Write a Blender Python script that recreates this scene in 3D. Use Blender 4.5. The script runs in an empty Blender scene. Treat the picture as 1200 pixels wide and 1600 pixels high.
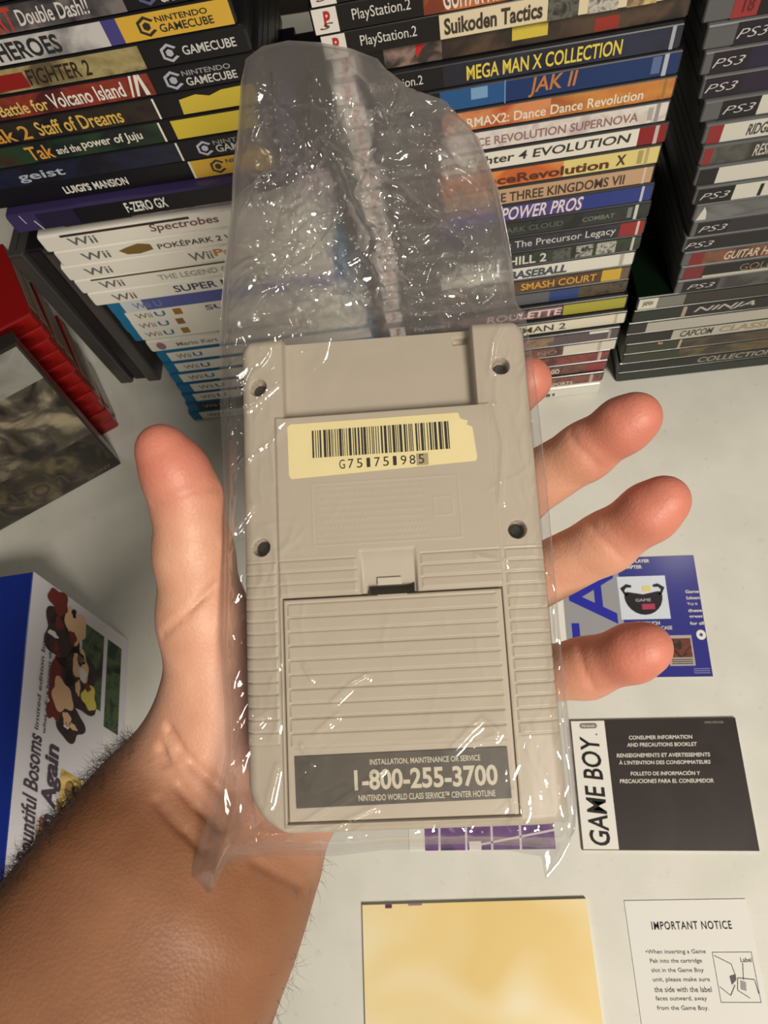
import bpy, bmesh, math, random
import numpy as np
from mathutils import Vector, Matrix

random.seed(7)
RNG = np.random.default_rng(11)
SC = bpy.context.scene
COL = SC.collection

# ------------------------------------------------------------------ camera, world, lights, exposure
FPX = 1109.0                                   # focal length in pixels of the 1200 x 1600 frame
CAM_H = 0.587                                  # lens height above the table
ROT = np.array([[0.98960266, 0.054182, 0.13323245],
                [0.0, 0.92632999, -0.3767131],
                [-0.14382828, 0.37279628, 0.91669862]])     # camera axes -> world
CAM = np.array([0.0, 0.0, CAM_H])
cam_data = bpy.data.cameras.new('camera')
cam = bpy.data.objects.new('camera', cam_data); COL.objects.link(cam)
mw = Matrix([list(ROT[0]) + [0], list(ROT[1]) + [0], list(ROT[2]) + [CAM_H], [0, 0, 0, 1]])
cam.matrix_world = mw
cam_data.sensor_fit = 'VERTICAL'; cam_data.sensor_height = 36.0; cam_data.sensor_width = 27.0
cam_data.lens = FPX / 1600 * 36.0
cam_data.clip_start = 0.01; cam_data.clip_end = 20
cam_data.dof.use_dof = True
cam_data.dof.focus_distance = 0.26
cam_data.dof.aperture_fstop = 38.0
SC.camera = cam

world = bpy.data.worlds.new('room_light'); SC.world = world; world.use_nodes = True
bg = world.node_tree.nodes['Background']
bg.inputs[0].default_value = (1.0, 0.90, 0.76, 1); bg.inputs[1].default_value = 0.085

def area(name, loc, target, size, power, color):
    d = bpy.data.lights.new(name, 'AREA'); d.shape = 'DISK'; d.size = size; d.energy = power; d.color = color
    o = bpy.data.objects.new(name, d); COL.objects.link(o)
    o.location = loc
    o.rotation_euler = (Vector(target) - Vector(loc)).to_track_quat('-Z', 'Y').to_euler()
    return o
WARM = (1.0, 0.92, 0.80)
key = area('ceiling_lamp', (0.62, -0.82, 1.50), (0.08, 0.06, 0.1), 0.46, 12.2, WARM)
key.data.spread = math.radians(110)
area('ceiling_lamp', (-0.50, 0.55, 1.70), (0.0, 0.1, 0.2), 0.15, 1.4, WARM)
area('ceiling_lamp', (0.60, 0.72, 1.60), (0.0, 0.1, 0.2), 0.13, 1.5, WARM)

SC.view_settings.view_transform = 'Standard'; SC.view_settings.look = 'None'
SC.view_settings.gamma = 1.0; SC.view_settings.use_curve_mapping = False
SC.view_settings.exposure = 0.0
try:
    SC.cycles.use_denoising = True
    SC.cycles.max_bounces = 12; SC.cycles.transparent_max_bounces = 24; SC.cycles.transmission_bounces = 8
    SC.cycles.sample_clamp_indirect = 6.0
except Exception:
    pass

# ------------------------------------------------------------------ measuring helpers
def to_cam(p):
    return ROT.T @ (np.asarray(p, float) - CAM)
def ray(u, v):
    return ROT @ np.array([(u - 600) / FPX, -(v - 800) / FPX, -1.0])
def at(u, v, z=0.0):                            # point of the horizontal plane z seen at (u, v)
    d = ray(u, v); t = (z - CAM_H) / d[2]
    return CAM + d * t
def deep(u, v, dist):                           # point at a distance along the view axis
    return CAM + ray(u, v) * dist
def along(p0, d, u):                            # how far along p0 + s d column u is met
    c0 = to_cam(p0); cd = ROT.T @ np.asarray(d, float)
    return -(FPX * c0[0] + (u - 600) * c0[2]) / (FPX * cd[0] + (u - 600) * cd[2])

# ------------------------------------------------------------------ materials
def lin(c):
    r = []
    for x in c[:3]:
        x = x / 255.0
        r.append(x / 12.92 if x <= 0.04045 else ((x + 0.055) / 1.055) ** 2.4)
    return (r[0], r[1], r[2], 1.0)
MATS = {}
def pbr(c, rough=0.4, coat=0.0, spec=0.5):
    key = ('p', tuple(c), rough, coat, spec)
    if key in MATS: return MATS[key]
    m = bpy.data.materials.new('colour'); m.use_nodes = True
    b = m.node_tree.nodes['Principled BSDF']
    b.inputs['Base Color'].default_value = lin(c); b.inputs['Roughness'].default_value = rough
    b.inputs['Coat Weight'].default_value = coat; b.inputs['Coat Roughness'].default_value = 0.15
    b.inputs['Specular IOR Level'].default_value = spec
    MATS[key] = m
    return m
def art(c1, c2, c3, scale=120.0, rough=0.38, coat=0.1, stretch=(1, 1, 1), detail=4.0, lo=0.35, hi=0.65):
    """printed artwork: three colours mottled together"""
    key = ('a', tuple(c1), tuple(c2), tuple(c3), scale, rough, coat, stretch, lo, hi)
    if key in MATS: return MATS[key]
    m = bpy.data.materials.new('artwork'); m.use_nodes = True
    nt = m.node_tree; b = nt.nodes['Principled BSDF']
    tc = nt.nodes.new('ShaderNodeTexCoord'); mp = nt.nodes.new('ShaderNodeMapping')
    mp.inputs['Scale'].default_value = stretch
    n = nt.nodes.new('ShaderNodeTexNoise'); n.inputs['Scale'].default_value = scale; n.inputs['Detail'].default_value = detail
    n.inputs['Distortion'].default_value = 0.8
    r = nt.nodes.new('ShaderNodeValToRGB')
    e = r.color_ramp.elements
    e[0].position = lo; e[0].color = lin(c1); e[1].position = hi; e[1].color = lin(c3)
    k = r.color_ramp.elements.new((lo + hi) / 2); k.color = lin(c2)
    nt.links.new(tc.outputs['Object'], mp.inputs[0]); nt.links.new(mp.outputs[0], n.inputs['Vector'])
    nt.links.new(n.outputs['Fac'], r.inputs[0]); nt.links.new(r.outputs[0], b.inputs['Base Color'])
    b.inputs['Roughness'].default_value = rough; b.inputs['Coat Weight'].default_value = coat
    MATS[key] = m
    return m
def bumpy(m, scale, strength, dist=0.001, detail=3.0):
    nt = m.node_tree; b = nt.nodes['Principled BSDF']
    tc = nt.nodes.new('ShaderNodeTexCoord'); n = nt.nodes.new('ShaderNodeTexNoise')
    n.inputs['Scale'].default_value = scale; n.inputs['Detail'].default_value = detail
    bp = nt.nodes.new('ShaderNodeBump'); bp.inputs['Strength'].default_value = strength; bp.inputs['Distance'].default_value = dist
    nt.links.new(tc.outputs['Object'], n.inputs['Vector']); nt.links.new(n.outputs['Fac'], bp.inputs['Height'])
    nt.links.new(bp.outputs[0], b.inputs['Normal'])
    return m

# ------------------------------------------------------------------ mesh helpers
class MB:
    """collects faces with materials and links them as one mesh object"""
    def __init__(self): self.v = []; self.f = []; self.mi = []; self.mats = []
    def slot(self, m):
        if m not in self.mats: self.mats.append(m)
        return self.mats.index(m)
    def poly(self, pts, m):
        k = len(self.v); self.v += [tuple(p) for p in pts]; self.f.append(tuple(range(k, k + len(pts)))); self.mi.append(self.slot(m))
    def add(self, verts, faces, m):
        k = len(self.v); s = self.slot(m)
        self.v += [tuple(p) for p in verts]
        for f in faces: self.f.append(tuple(i + k for i in f)); self.mi.append(s)
    def box(self, lo, hi, m):
        x0, y0, z0 = lo; x1, y1, z1 = hi
        self.add([(x0,y0,z0),(x1,y0,z0),(x1,y1,z0),(x0,y1,z0),(x0,y0,z1),(x1,y0,z1),(x1,y1,z1),(x0,y1,z1)],
                 [(0,3,2,1),(4,5,6,7),(0,1,5,4),(1,2,6,5),(2,3,7,6),(3,0,4,7)], m)
    def build(self, name, parent=None, smooth=False, bevel=0.0):
        me = bpy.data.meshes.new(name); me.from_pydata(self.v, [], self.f)
        for m in self.mats: me.materials.append(m)
        me.polygons.foreach_set('material_index', self.mi)
        if smooth: me.polygons.foreach_set('use_smooth', [True] * len(me.polygons))
        me.update()
        o = bpy.data.objects.new(name, me); COL.objects.link(o)
        if parent: o.parent = parent
        if bevel:
            b = o.modifiers.new('bevel', 'BEVEL'); b.width = bevel; b.segments = 2; b.limit_method = 'ANGLE'
        return o
def tag(o, label, cat, group=None, kind=None):
    if label: o['label'] = label
    if cat: o['category'] = cat
    if group: o['group'] = group
    if kind: o['kind'] = kind
    return o
def empty(name, loc=(0, 0, 0), mat=None):
    o = bpy.data.objects.new(name, None); COL.objects.link(o); o.empty_display_size = 0.01
    if mat is not None: o.matrix_world = mat
    else: o.location = loc
    return o

TEXTS = {}
def letters(s, bold=0.0, shear=0.0, spacing=1.0):
    """flat lettering as (verts 0..1 x 0..1, faces, aspect)"""
    if any(c in 'MNWK' for c in s): bold = min(bold, 0.016)
    key = (s, bold, shear, spacing)
    if key in TEXTS: return TEXTS[key]
    cu = bpy.data.curves.new('lettering', 'FONT'); cu.body = s; cu.size = 1.0; cu.offset = bold; cu.shear = shear
    cu.space_character = spacing; cu.resolution_u = 3; cu.fill_mode = 'FRONT'
    o = bpy.data.objects.new('lettering', cu); COL.objects.link(o)
    dg = bpy.context.evaluated_depsgraph_get()
    me = bpy.data.meshes.new_from_object(o.evaluated_get(dg))
    v = np.array([p.co[:] for p in me.vertices]) if len(me.vertices) else np.zeros((1, 3))
    fs = [tuple(p.vertices) for p in me.polygons]
    bpy.data.objects.remove(o); bpy.data.curves.remove(cu); bpy.data.meshes.remove(me)
    lo = v.min(0); hi = v.max(0); sz = np.maximum(hi - lo, 1e-6)
    q = (v - lo) / sz
    TEXTS[key] = (q[:, :2], fs, sz[0] / sz[1])
    return TEXTS[key]
def put_text(mb, s, origin, ex, ey, w, h, m, bold=0.012, shear=0.0, spacing=1.0):
    """lettering stretched into a w x h box whose lower left corner is origin"""
    q, fs, asp = letters(s, bold, shear, spacing)
    o = np.asarray(origin, float); ex = np.asarray(ex, float); ey = np.asarray(ey, float)
    if w is None: w = h * asp
    mb.add([o + ex * (a * w) + ey * (b * h) for a, b in q], fs, m)

# ------------------------------------------------------------------ the table
def make_table_mat():
    m = bpy.data.materials.new('table_laminate'); m.use_nodes = True
    nt = m.node_tree; b = nt.nodes['Principled BSDF']
    tc = nt.nodes.new('ShaderNodeTexCoord')
    n = nt.nodes.new('ShaderNodeTexNoise'); n.inputs['Scale'].default_value = 22; n.inputs['Detail'].default_value = 6
    r = nt.nodes.new('ShaderNodeValToRGB'); e = r.color_ramp.elements
    e[0].position = 0.3; e[0].color = lin((203, 202, 192)); e[1].position = 0.6; e[1].color = lin((211, 210, 201))
    n2 = nt.nodes.new('ShaderNodeTexNoise'); n2.inputs['Scale'].default_value = 130; n2.inputs['Detail'].default_value = 3
    r2 = nt.nodes.new('ShaderNodeValToRGB'); e2 = r2.color_ramp.elements
    e2[0].position = 0.27; e2[0].color = lin((150, 146, 135)); e2[1].position = 0.36; e2[1].color = (1, 1, 1, 1)
    mx = nt.nodes.new('ShaderNodeMix'); mx.data_type = 'RGBA'; mx.blend_type = 'MULTIPLY'; mx.inputs[0].default_value = 0.12
    nt.links.new(tc.outputs['Object'], n.inputs['Vector']); nt.links.new(tc.outputs['Object'], n2.inputs['Vector'])
    nt.links.new(n.outputs['Fac'], r.inputs[0]); nt.links.new(n2.outputs['Fac'], r2.inputs[0])
    nt.links.new(r.outputs[0], mx.inputs[6]); nt.links.new(r2.outputs[0], mx.inputs[7])
    nt.links.new(mx.outputs[2], b.inputs['Base Color'])
    b.inputs['Roughness'].default_value = 0.5
    n3 = nt.nodes.new('ShaderNodeTexNoise'); n3.inputs['Scale'].default_value = 900
    bp = nt.nodes.new('ShaderNodeBump'); bp.inputs['Strength'].default_value = 0.15; bp.inputs['Distance'].default_value = 0.0005
    nt.links.new(tc.outputs['Object'], n3.inputs['Vector']); nt.links.new(n3.outputs['Fac'], bp.inputs['Height'])
    nt.links.new(bp.outputs[0], b.inputs['Normal'])
    return m
tb = MB(); tb.box((-1.1, -0.75, -0.025), (1.1, 0.95, 0.0), make_table_mat())
tag(tb.build('table', bevel=0.004), 'white speckled laminate tabletop under all the games and leaflets', 'table')
fl = MB(); fl.poly([(-3, -3, -0.75), (3, -3, -0.75), (3, 3, -0.75), (-3, 3, -0.75)], pbr((70, 60, 50), 0.7))
tag(fl.build('floor'), 'dark floor below the table', None, kind='structure')
wl = MB(); wl.poly([(-3, 1.05, -0.75), (3, 1.05, -0.75), (3, 1.05, 1.9), (-3, 1.05, 1.9)], pbr((45, 40, 36), 0.8))
tag(wl.build('wall_back'), 'dark wall behind the stacked games', None, kind='structure')

# ------------------------------------------------------------------ game cases
TH = 0.0145
WHITE = (228, 224, 212); BLACK = (22, 21, 22)
SHELLS = {'black': pbr((24, 24, 26), 0.3, 0.2), 'white': pbr((226, 223, 212), 0.35, 0.2), 'blue': pbr((22, 108, 150), 0.3, 0.2),
          'clear': pbr((84, 86, 87), 0.3, 0.2), 'green': pbr((7, 22, 9), 0.3, 0.2), 'red': pbr((130, 16, 15), 0.28, 0.3),
          'indigo': pbr((52, 44, 82), 0.3, 0.3)}
def shell_mesh(length, depth, mat, r=0.0022, th=TH - 0.0002):
    """a keep case: rounded spine in front, seam round the open sides, extruded along x"""
    mb = MB()
    prof = []
    for k in range(5):                                            # lower front corner, then upper
        a = math.radians(270 - 90 * k / 4); prof.append((r + r * math.cos(a), r + r * math.sin(a)))
    for k in range(5):
        a = math.radians(180 - 90 * k / 4); prof.append((r + r * math.cos(a), th - r + r * math.sin(a)))
    prof += [(depth, th), (depth, th * 0.58), (depth - 0.001, th * 0.55), (depth - 0.001, th * 0.45), (depth, th * 0.42), (depth, 0.0)]
    n = len(prof); v = []; f = []
    xs = [(0.0, 0.0008), (0.0007, 0.0), (length - 0.0007, 0.0), (length, 0.0008)]
    cy, cz = depth / 2, th / 2
    for x, ins in xs:
        for (y, z) in prof:
            yy = y + ins * (1 if y < cy else -1); zz = z + ins * (0.6 if z < cz else -0.6)
            v.append((x, yy, zz))
    for i in range(len(xs) - 1):
        for k in range(n):
            a = i * n + k; b = i * n + (k + 1) % n
            f.append((a, b, b + n, a + n))
    f.append(tuple(range(n))); f.append(tuple(reversed(range((len(xs) - 1) * n, len(xs) * n))))
    f = [tuple(reversed(q)) for q in f]
    mb.add(v, f, mat)
    # seam line of the two half shells at both ends
    dark = pbr((12, 12, 13), 0.6)
    for x in (-0.0001, length + 0.0001):
        pts = [(x, 0.006, th * 0.47), (x, depth - 0.004, th * 0.47), (x, depth - 0.004, th * 0.53), (x, 0.006, th * 0.53)]
        mb.poly(pts if x > 0 else pts[::-1], dark)
    return mb
SHELL_CACHE = {}
def cube_logo(mb, c, s, m, y):
    """hexagonal ring with a notch and a small hexagon within"""
    def hexa(rr, k): return (c[0] + rr * math.cos(math.radians(90 + 60 * k)), y, c[1] + rr * math.sin(math.radians(90 + 60 * k)))
    for k in range(6):
        if k == 4: continue
        mb.poly([hexa(s, k), hexa(s * 0.7, k), hexa(s * 0.7, k + 1), hexa(s, k + 1)], m)
    mb.poly([hexa(s * 0.42, k) for k in range(6)][::-1], m)
def game_case(x, y, z, rot, shell, segs, texts=(), patches=(), label='', group=None, length=0.19, depth=0.135,
              edge='left', logos=(), name='game_case', ins=(0.0015, 0.0015), marks=()):
    """x, y: where the spine's left (or right) lower corner stands. segs: (column where it ends, material)."""
    d = np.array([math.cos(rot), math.sin(rot), 0.0])
    p = np.array([x, y, z])
    if edge == 'right': p = p - d * length
    key = (shell, length, depth)
    if key not in SHELL_CACHE:
        root = shell_mesh(length, depth, SHELLS[shell]).build(name)
        SHELL_CACHE[key] = root.data
    else:
        root = bpy.data.objects.new(name, SHELL_CACHE[key]); COL.objects.link(root)
    root.location = p; root.rotation_euler = (0, 0, rot)
    tag(root, label, 'game case', group)
    pm = p + np.array([0, 0, TH / 2])
    S = lambda u: along(pm, d, u)
    mb = MB(); h = TH - 0.0002
    s0 = ins[0]
    for ue, m in segs:
        s1 = min(max(S(ue), s0 + 0.0005), length - ins[1]) if ue is not None else length - ins[1]
        if s1 > s0:
            mb.poly([(s0, -0.00012, 0.0009), (s1, -0.00012, 0.0009), (s1, -0.00012, h - 0.0009), (s0, -0.00012, h - 0.0009)], m)
        s0 = s1
    for u0, u1, t0, t1, m in patches:
        a, b = S(u0), S(u1); a = max(a, 0.0005); b = min(b, length - 0.0005)
        mb.poly([(a, -0.0002, t0 * h), (b, -0.0002, t0 * h), (b, -0.0002, t1 * h), (a, -0.0002, t1 * h)], m)
    for pl, m in marks:                                           # free outlines: (column, height share)
        mb.poly([(S(u), -0.00026, t * h) for u, t in pl], m)
    for t in texts:
        s, u0, u1, tc, hf, c = t[:6]; sh = t[6] if len(t) > 6 else 0.0; bo = t[7] if len(t) > 7 else 0.015
        a, b = S(u0), S(u1)
        put_text(mb, s, (a, -0.00032, (tc - hf / 2) * h), (1, 0, 0), (0, 0, 1), b - a, hf * h, pbr(c, 0.4), bo, sh)
    for u, tc, hf, c in logos:
        cube_logo(mb, (S(u), tc * h), hf * h / 2, pbr(c, 0.4), -0.0003)
    mb.build('spine_insert', root)
    return root

P = lambda c, r=0.38, k=0.1: pbr(c, r, k, 0.3)
K = P((20, 19, 22)); W = P(WHITE); YEL = P((214, 172, 62)); 
INK = (40, 38, 36); PALE = (225, 220, 205); GREY = (150, 148, 142)
ROTA, ROTB, ROTC = math.radians(2.4), math.radians(3.0), math.radians(2.5)

# left stack, read from the top down; levels counted from the table
ga = 'game cases in the left stack'
def A(level, ul, segs, texts=(), shell='white', label='', yy=None, rot=ROTA, xl=None, **k):
    z = level * TH
    y = yy if yy is not None else float(np.interp(level, [0, 3, 8, 12, 16, 20, 27], [0.351, 0.355, 0.363, 0.355, 0.356, 0.352, 0.352]))
    if xl is None: xl = along((0, y, z), (1, 0, 0), ul)
    return game_case(xl, y, z, rot, shell, segs, texts, label=label, group=ga, **k)
GC_D = (205, 203, 200)
XA = -0.297
A(27, 0, [(None, K)], shell='black', xl=XA + 0.002, label='black game case lying on top of the left stack, only its lower half in view')
A(26, 0, [(190, art((40, 38, 44), (84, 80, 82), (120, 112, 110), 60)), (None, K)],
  [('Double Dash!!', 25, 137, 0.5, 0.55, (215, 210, 205), 0.2), ('GAMECUBE', 245, 318, 0.33, 0.36, GC_D), ('KART', -40, 22, 0.5, 0.8, (190, 60, 40), 0.2)],
  shell='black', xl=XA, logos=[(228, 0.5, 0.75, (90, 92, 130))], label='dark grey game case with slanted silver lettering, second from the top of the left stack')
A(25, 0, [(165, art((60, 60, 66), (140, 138, 140), (200, 198, 195), 25)), (188, P((70, 66, 130))), (None, YEL)],
  [('HEROES', -6, 93, 0.5, 0.66, (40, 40, 42), 0, 0.03), ('NINTENDO', 245, 326, 0.68, 0.2, INK, 0, 0.02), ('GAMECUBE', 247, 331, 0.36, 0.28, INK)],
  shell='black', xl=XA + 0.001, logos=[(229, 0.5, 0.72, INK)], label='silver game case with a broad yellow right end in the upper left stack')
A(24, 0, [(222, art((130, 116, 72), (168, 154, 106), (96, 82, 52), 40)), (None, K)],
  [('FIGHTER 2', 42, 140, 0.5, 0.6, (44, 30, 22), 0.2), ('GAMECUBE', 285, 368, 0.5, 0.34, GC_D)],
  patches=[(-20, 40, 0.15, 0.75, P((140, 30, 24)))],
  shell='black', xl=XA + 0.004, logos=[(265, 0.5, 0.7, (180, 180, 190))], label='olive gold game case with a black right end under the yellow-ended silver one')
A(23, 0, [(237, art((118, 34, 22), (140, 52, 34), (74, 26, 20), 45)), (None, K)],
  [('Battle for', -4, 73, 0.45, 0.5, (220, 190, 110)), ('Volcano Island', 77, 193, 0.5, 0.6, (230, 225, 215)),
   ('NINTENDO', 287, 362, 0.7, 0.2, (150, 148, 150)), ('GAMECUBE', 289, 368, 0.36, 0.32, GC_D)],
  marks=[([(200, 0.12), (203, 0.12), (212, 0.95), (208, 0.95)], W), ([(208, 0.12), (212, 0.12), (222, 0.95), (216, 0.95)], W), ([(222, 0.12), (229, 0.12), (224, 0.95), (220, 0.95)], W)],
  shell='black', xl=XA + 0.006, logos=[(271, 0.5, 0.75, (170, 172, 190))], label='rusty red game case with white and yellow lettering in the upper left stack')
A(22, 0, [(243, art((30, 26, 22), (46, 38, 24), (24, 22, 20), 50)), (246, W), (None, K)],
  [('Tak 2', -30, 45, 0.45, 0.62, (206, 150, 60)), ('Staff of Dreams', 57, 190, 0.5, 0.62, (214, 176, 84))],
  marks=[([(281, 0.1), (400, 0.1), (400, 0.9), (350, 0.86), (330, 0.7), (310, 0.84), (283, 0.72)], P((206, 182, 62)))],
  shell='black', xl=XA + 0.004, label='dark game case with gold lettering and a torn yellow sticker, upper left stack')
A(21, 0, [(252, art((60, 30, 22), (34, 62, 34), (20, 28, 26), 30)), (255, W), (None, K)],
  [('Tak', 43, 82, 0.5, 0.65, (216, 150, 60)), ('and the', 87, 124, 0.45, 0.34, PALE), ('power of Juju', 128, 222, 0.5, 0.5, PALE)],
  patches=[(272, 400, 0.08, 0.92, P((206, 184, 58)))],
  shell='black', xl=XA + 0.001, label='dark green and red game case with a yellow sticker on its right end')
A(20, 0, [(279, art((16, 18, 34), (26, 30, 52), (18, 18, 24), 40)), (282, W), (None, K)],
  [('geist', 28, 100, 0.45, 0.5, (170, 180, 196)), ('NINT', 335, 372, 0.7, 0.2, GREY), ('GAM', 336, 372, 0.4, 0.35, GC_D)],
  shell='black', xl=XA - 0.001, logos=[(320, 0.5, 0.72, (190, 190, 210))], label='midnight blue game case with spaced pale letters in the left stack')
A(19, 0, [(299, K), (302, W), (None, YEL)], [("LUIGI'S", 100, 141, 0.5, 0.4, (230, 228, 220), 0, 0.03), ('MANSION', 146, 199, 0.5, 0.4, (230, 228, 220), 0, 0.03), ('NINTENDO', 355, 420, 0.7, 0.2, INK)],
  shell='black', xl=XA - 0.003, logos=[(341, 0.5, 0.72, INK)], label='black game case with a yellow right end, low among the dark cases on the left')
A(18, 30, [(62, P((60, 50, 92))), (120, P((38, 32, 56))), (None, K)], [('F-ZERO GX', 197, 261, 0.55, 0.55, (225, 224, 220), 0, 0.02)],
  marks=[([(60, 0.05), (61.5, 0.05), (56, 0.6), (54.5, 0.6)], W), ([(41, 0.5), (42, 0.5), (40, 0.98), (39, 0.98)], W)],
  shell='indigo', label='lowest dark game case of the left stack, its left end purple', xl=-0.2912, yy=0.3462)
A(17, 100, [(200, P((40, 34, 50))), (None, art((190, 168, 180), (214, 200, 205), (160, 120, 140), 60))],
  [('of Rune Factory Frontier', 200, 362, 0.5, 0.5, (120, 60, 84))], shell='black', label='mauve and white game case squeezed under the purple-ended one in the left stack', yy=0.362)
wii = lambda u0, u1, c=(105, 103, 100): ('Wii', u0, u1, 0.48, 0.5, c, 0, 0.02)
A(16, 75, [(None, W)], [wii(107, 150), ('Spectrobes', 235, 342, 0.55, 0.6, (110, 70, 80), 0.1)],
  patches=[(100, 300, 0.82, 0.97, P((60, 44, 40)))], label='uppermost of the plain white game cases in the left stack, with a mauve title')
A(15, 100, [(None, W)], [wii(128, 171), ('POKÉPARK 2 WONDERS', 246, 440, 0.5, 0.42, (60, 56, 50))],
  marks=[([(186, 0.55), (200, 0.7), (220, 0.85), (237, 0.7), (238, 0.35), (215, 0.2), (196, 0.25)], P((120, 96, 52)))],
  label='white game case with a small brown emblem beside its dark title, left stack')
A(14, 110, [(None, W)], [wii(133, 174), ('Wii', 296, 332, 0.5, 0.55, (110, 108, 104), 0, 0.02), ('Party', 335, 400, 0.5, 0.6, (190, 120, 60), 0, 0.02)],
  label='white game case with an orange word in its title, left stack')
A(13, 130, [(None, W)], [wii(156, 193), ('THE LEGEND OF ZELDA', 247, 420, 0.45, 0.38, (150, 146, 140))],
  patches=[(148, 400, 0.86, 0.97, P((70, 66, 30)))], label='white game case with thin pale grey title letters, left stack')
A(12, 150, [(None, W)], [wii(176, 212), ('SUPER MARIO', 272, 420, 0.52, 0.5, (44, 52, 84), 0, 0.03)],
  label='lowest of the all-white game cases in the left stack, with bold navy title')
A(11, 178, [(192, P((26, 110, 150))), (225, P((206, 208, 210))), (None, P((84, 92, 150)))], [('Wii U', 208, 252, 0.5, 0.5, (120, 130, 170))],
  shell='blue', label='violet-blue game case between the white cases of the left stack', ins=(0.004, 0.002))
wiiu = lambda u0, u1: ('Wii', u0, u0 + (u1 - u0) * 0.55, 0.5, 0.42, (120, 118, 114), 0, 0.01)
wu2 = lambda u0, u1: ('U', u0 + (u1 - u0) * 0.65, u1, 0.5, 0.42, (50, 110, 150), 0, 0.02)
Ub = P((20, 112, 156))
A(10, 190, [(199, Ub), (None, W)], [wiiu(212, 258), wu2(212, 258), ('SUPER', 321, 400, 0.5, 0.4, (70, 80, 110))], patches=[(271, 284, 0.25, 0.75, P((150, 110, 50)))],
  shell='blue', label='blue-edged white game case directly under the violet-blue one, left stack')
A(9, 200, [(209, Ub), (None, W)], [wiiu(218, 264), wu2(218, 264)], patches=[(276, 288, 0.25, 0.75, P((140, 100, 60)))], shell='blue', label='middle of three blue-edged white game cases with brown emblems, left stack')
A(8, 212, [(219, Ub), (None, W)], [wiiu(228, 272), wu2(228, 272)], patches=[(284, 296, 0.25, 0.75, P((150, 116, 60)))], shell='blue', label='lowest of three blue-edged white game cases with brown emblems, left stack')
A(7, 238, [(None, W)], [('Mario Kart', 276, 340, 0.5, 0.35, (130, 120, 116))], marks=[([(252 + 7 * math.cos(a), 0.5 + 0.36 * math.sin(a)) for a in [k * math.pi / 6 for k in range(12)]], P((150, 110, 122)))],
  shell='white', label='white game case with a mauve round emblem, low in the left stack')
for lv, ul, us, un, lb in ((6, 254, 264, 276, 'blue-edged white game case just below the one with the mauve round emblem'),
                       (5, 264, 276, 288, 'blue-edged white game case, sixth from the bottom of the left stack'),
                       (4, 274, 283, 295, 'blue-edged white game case, fifth from the bottom of the left stack'),
                       (3, 284, 300, 311, 'blue-edged white game case, fourth from the bottom of the left stack'),
                       (2, 292, 304, 314, 'blue-edged white game case resting on the dark one near the bottom of the left stack')):
    A(lv, ul, [(us, Ub), (None, W)], [wiiu(un, un + 40), wu2(un, un + 40)], shell='blue', label=lb)
A(1, 298, [(309, Ub), (None, art((30, 36, 34), (54, 60, 56), (24, 28, 28), 80))], [('Wii U', 318, 352, 0.5, 0.4, (160, 160, 155))], shell='blue', label='dark green-grey spine near the bottom of the left stack, second from the table')
A(0, 302, [(314, Ub), (None, W)], [wiiu(324, 360), wu2(324, 360)], shell='blue', label='blue-edged white game case at the very bottom of the left stack')

# middle stack
gb = 'game cases in the middle stack'
PSL = (216, 214, 208)
def B(level, ur, segs, texts=(), shell='black', label='', yy=None, ps=None, **k):
    z = level * TH
    y = yy if yy is not None else float(np.interp(level, [0, 2, 5, 8, 12, 18, 21, 26], [0.349, 0.354, 0.356, 0.368, 0.371, 0.376, 0.378, 0.372]))
    xr = along((0, y, z), (1, 0, 0), ur)
    marks = list(k.pop('marks', [])); texts = list(texts); patches = list(k.pop('patches', []))
    if ps is None: ps = 1
    if ps:                                                    # white maker's square at the left end
        d = np.array([math.cos(ROTB), math.sin(ROTB), 0]); p = np.array([xr, y, z + TH / 2]) - d * 0.19
        def col(s):
            c = to_cam(p + d * s); return 600 + FPX * c[0] / -c[2]
        u0, u1, u2 = col(0.001), col(0.0135), col(0.058)
        patches.append((u0, u1, 0.06, 0.94, P((226, 222, 214))))
        texts.append(('P', u0 + (u1 - u0) * 0.42, u0 + (u1 - u0) * 0.72, 0.56, 0.55, (176, 40, 40), 0.1, 0.04))
        texts.append(('S', u0 + (u1 - u0) * 0.2, u0 + (u1 - u0) * 0.8, 0.32, 0.22, (90, 60, 60), 0.5, 0.02))
        if ps == 1: texts.append(('PlayStation.2', col(0.021), col(0.0505), 0.5, 0.5, PSL, 0, 0.0))
    return game_case(xr, y, z, ROTB, shell, segs, texts, patches, label=label, group=gb, edge='right', marks=marks, **k)
B(25, 1108, [(560, K), (640, art((150, 70, 40), (190, 120, 80), (70, 40, 30), 60)), (None, K)], label='topmost black game case of the middle stack, cut by the photo edge', ps=2)
B(24, 1090, [(661, K), (None, art((176, 84, 36), (196, 110, 50), (120, 50, 24), 30))], [('GUITAR HERO III', 692, 826, 0.5, 0.75, (226, 220, 210), 0, 0.02)],
  label='orange-brown game case with spiky white lettering, second in the middle stack')
BRIGHT = P((222, 208, 176))
B(23, 1083, [(687, K), (None, BRIGHT)], [('Suikoden Tactics', 694, 848, 0.5, 0.6, (60, 50, 44), 0, 0.03)],
  patches=[(856, 905, 0.04, 0.96, art((60, 62, 58), (100, 100, 90), (40, 36, 34), 150)), (920, 968, 0.04, 0.9, art((80, 60, 50), (200, 195, 185), (50, 40, 36), 170)),
           (982, 1030, 0.02, 0.96, art((110, 84, 66), (130, 100, 80), (216, 200, 120), 90)), (1048, 1056, 0.2, 0.8, P((150, 140, 110)))],
  label='cream game case with gothic title and small pictures in the middle stack')
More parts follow.
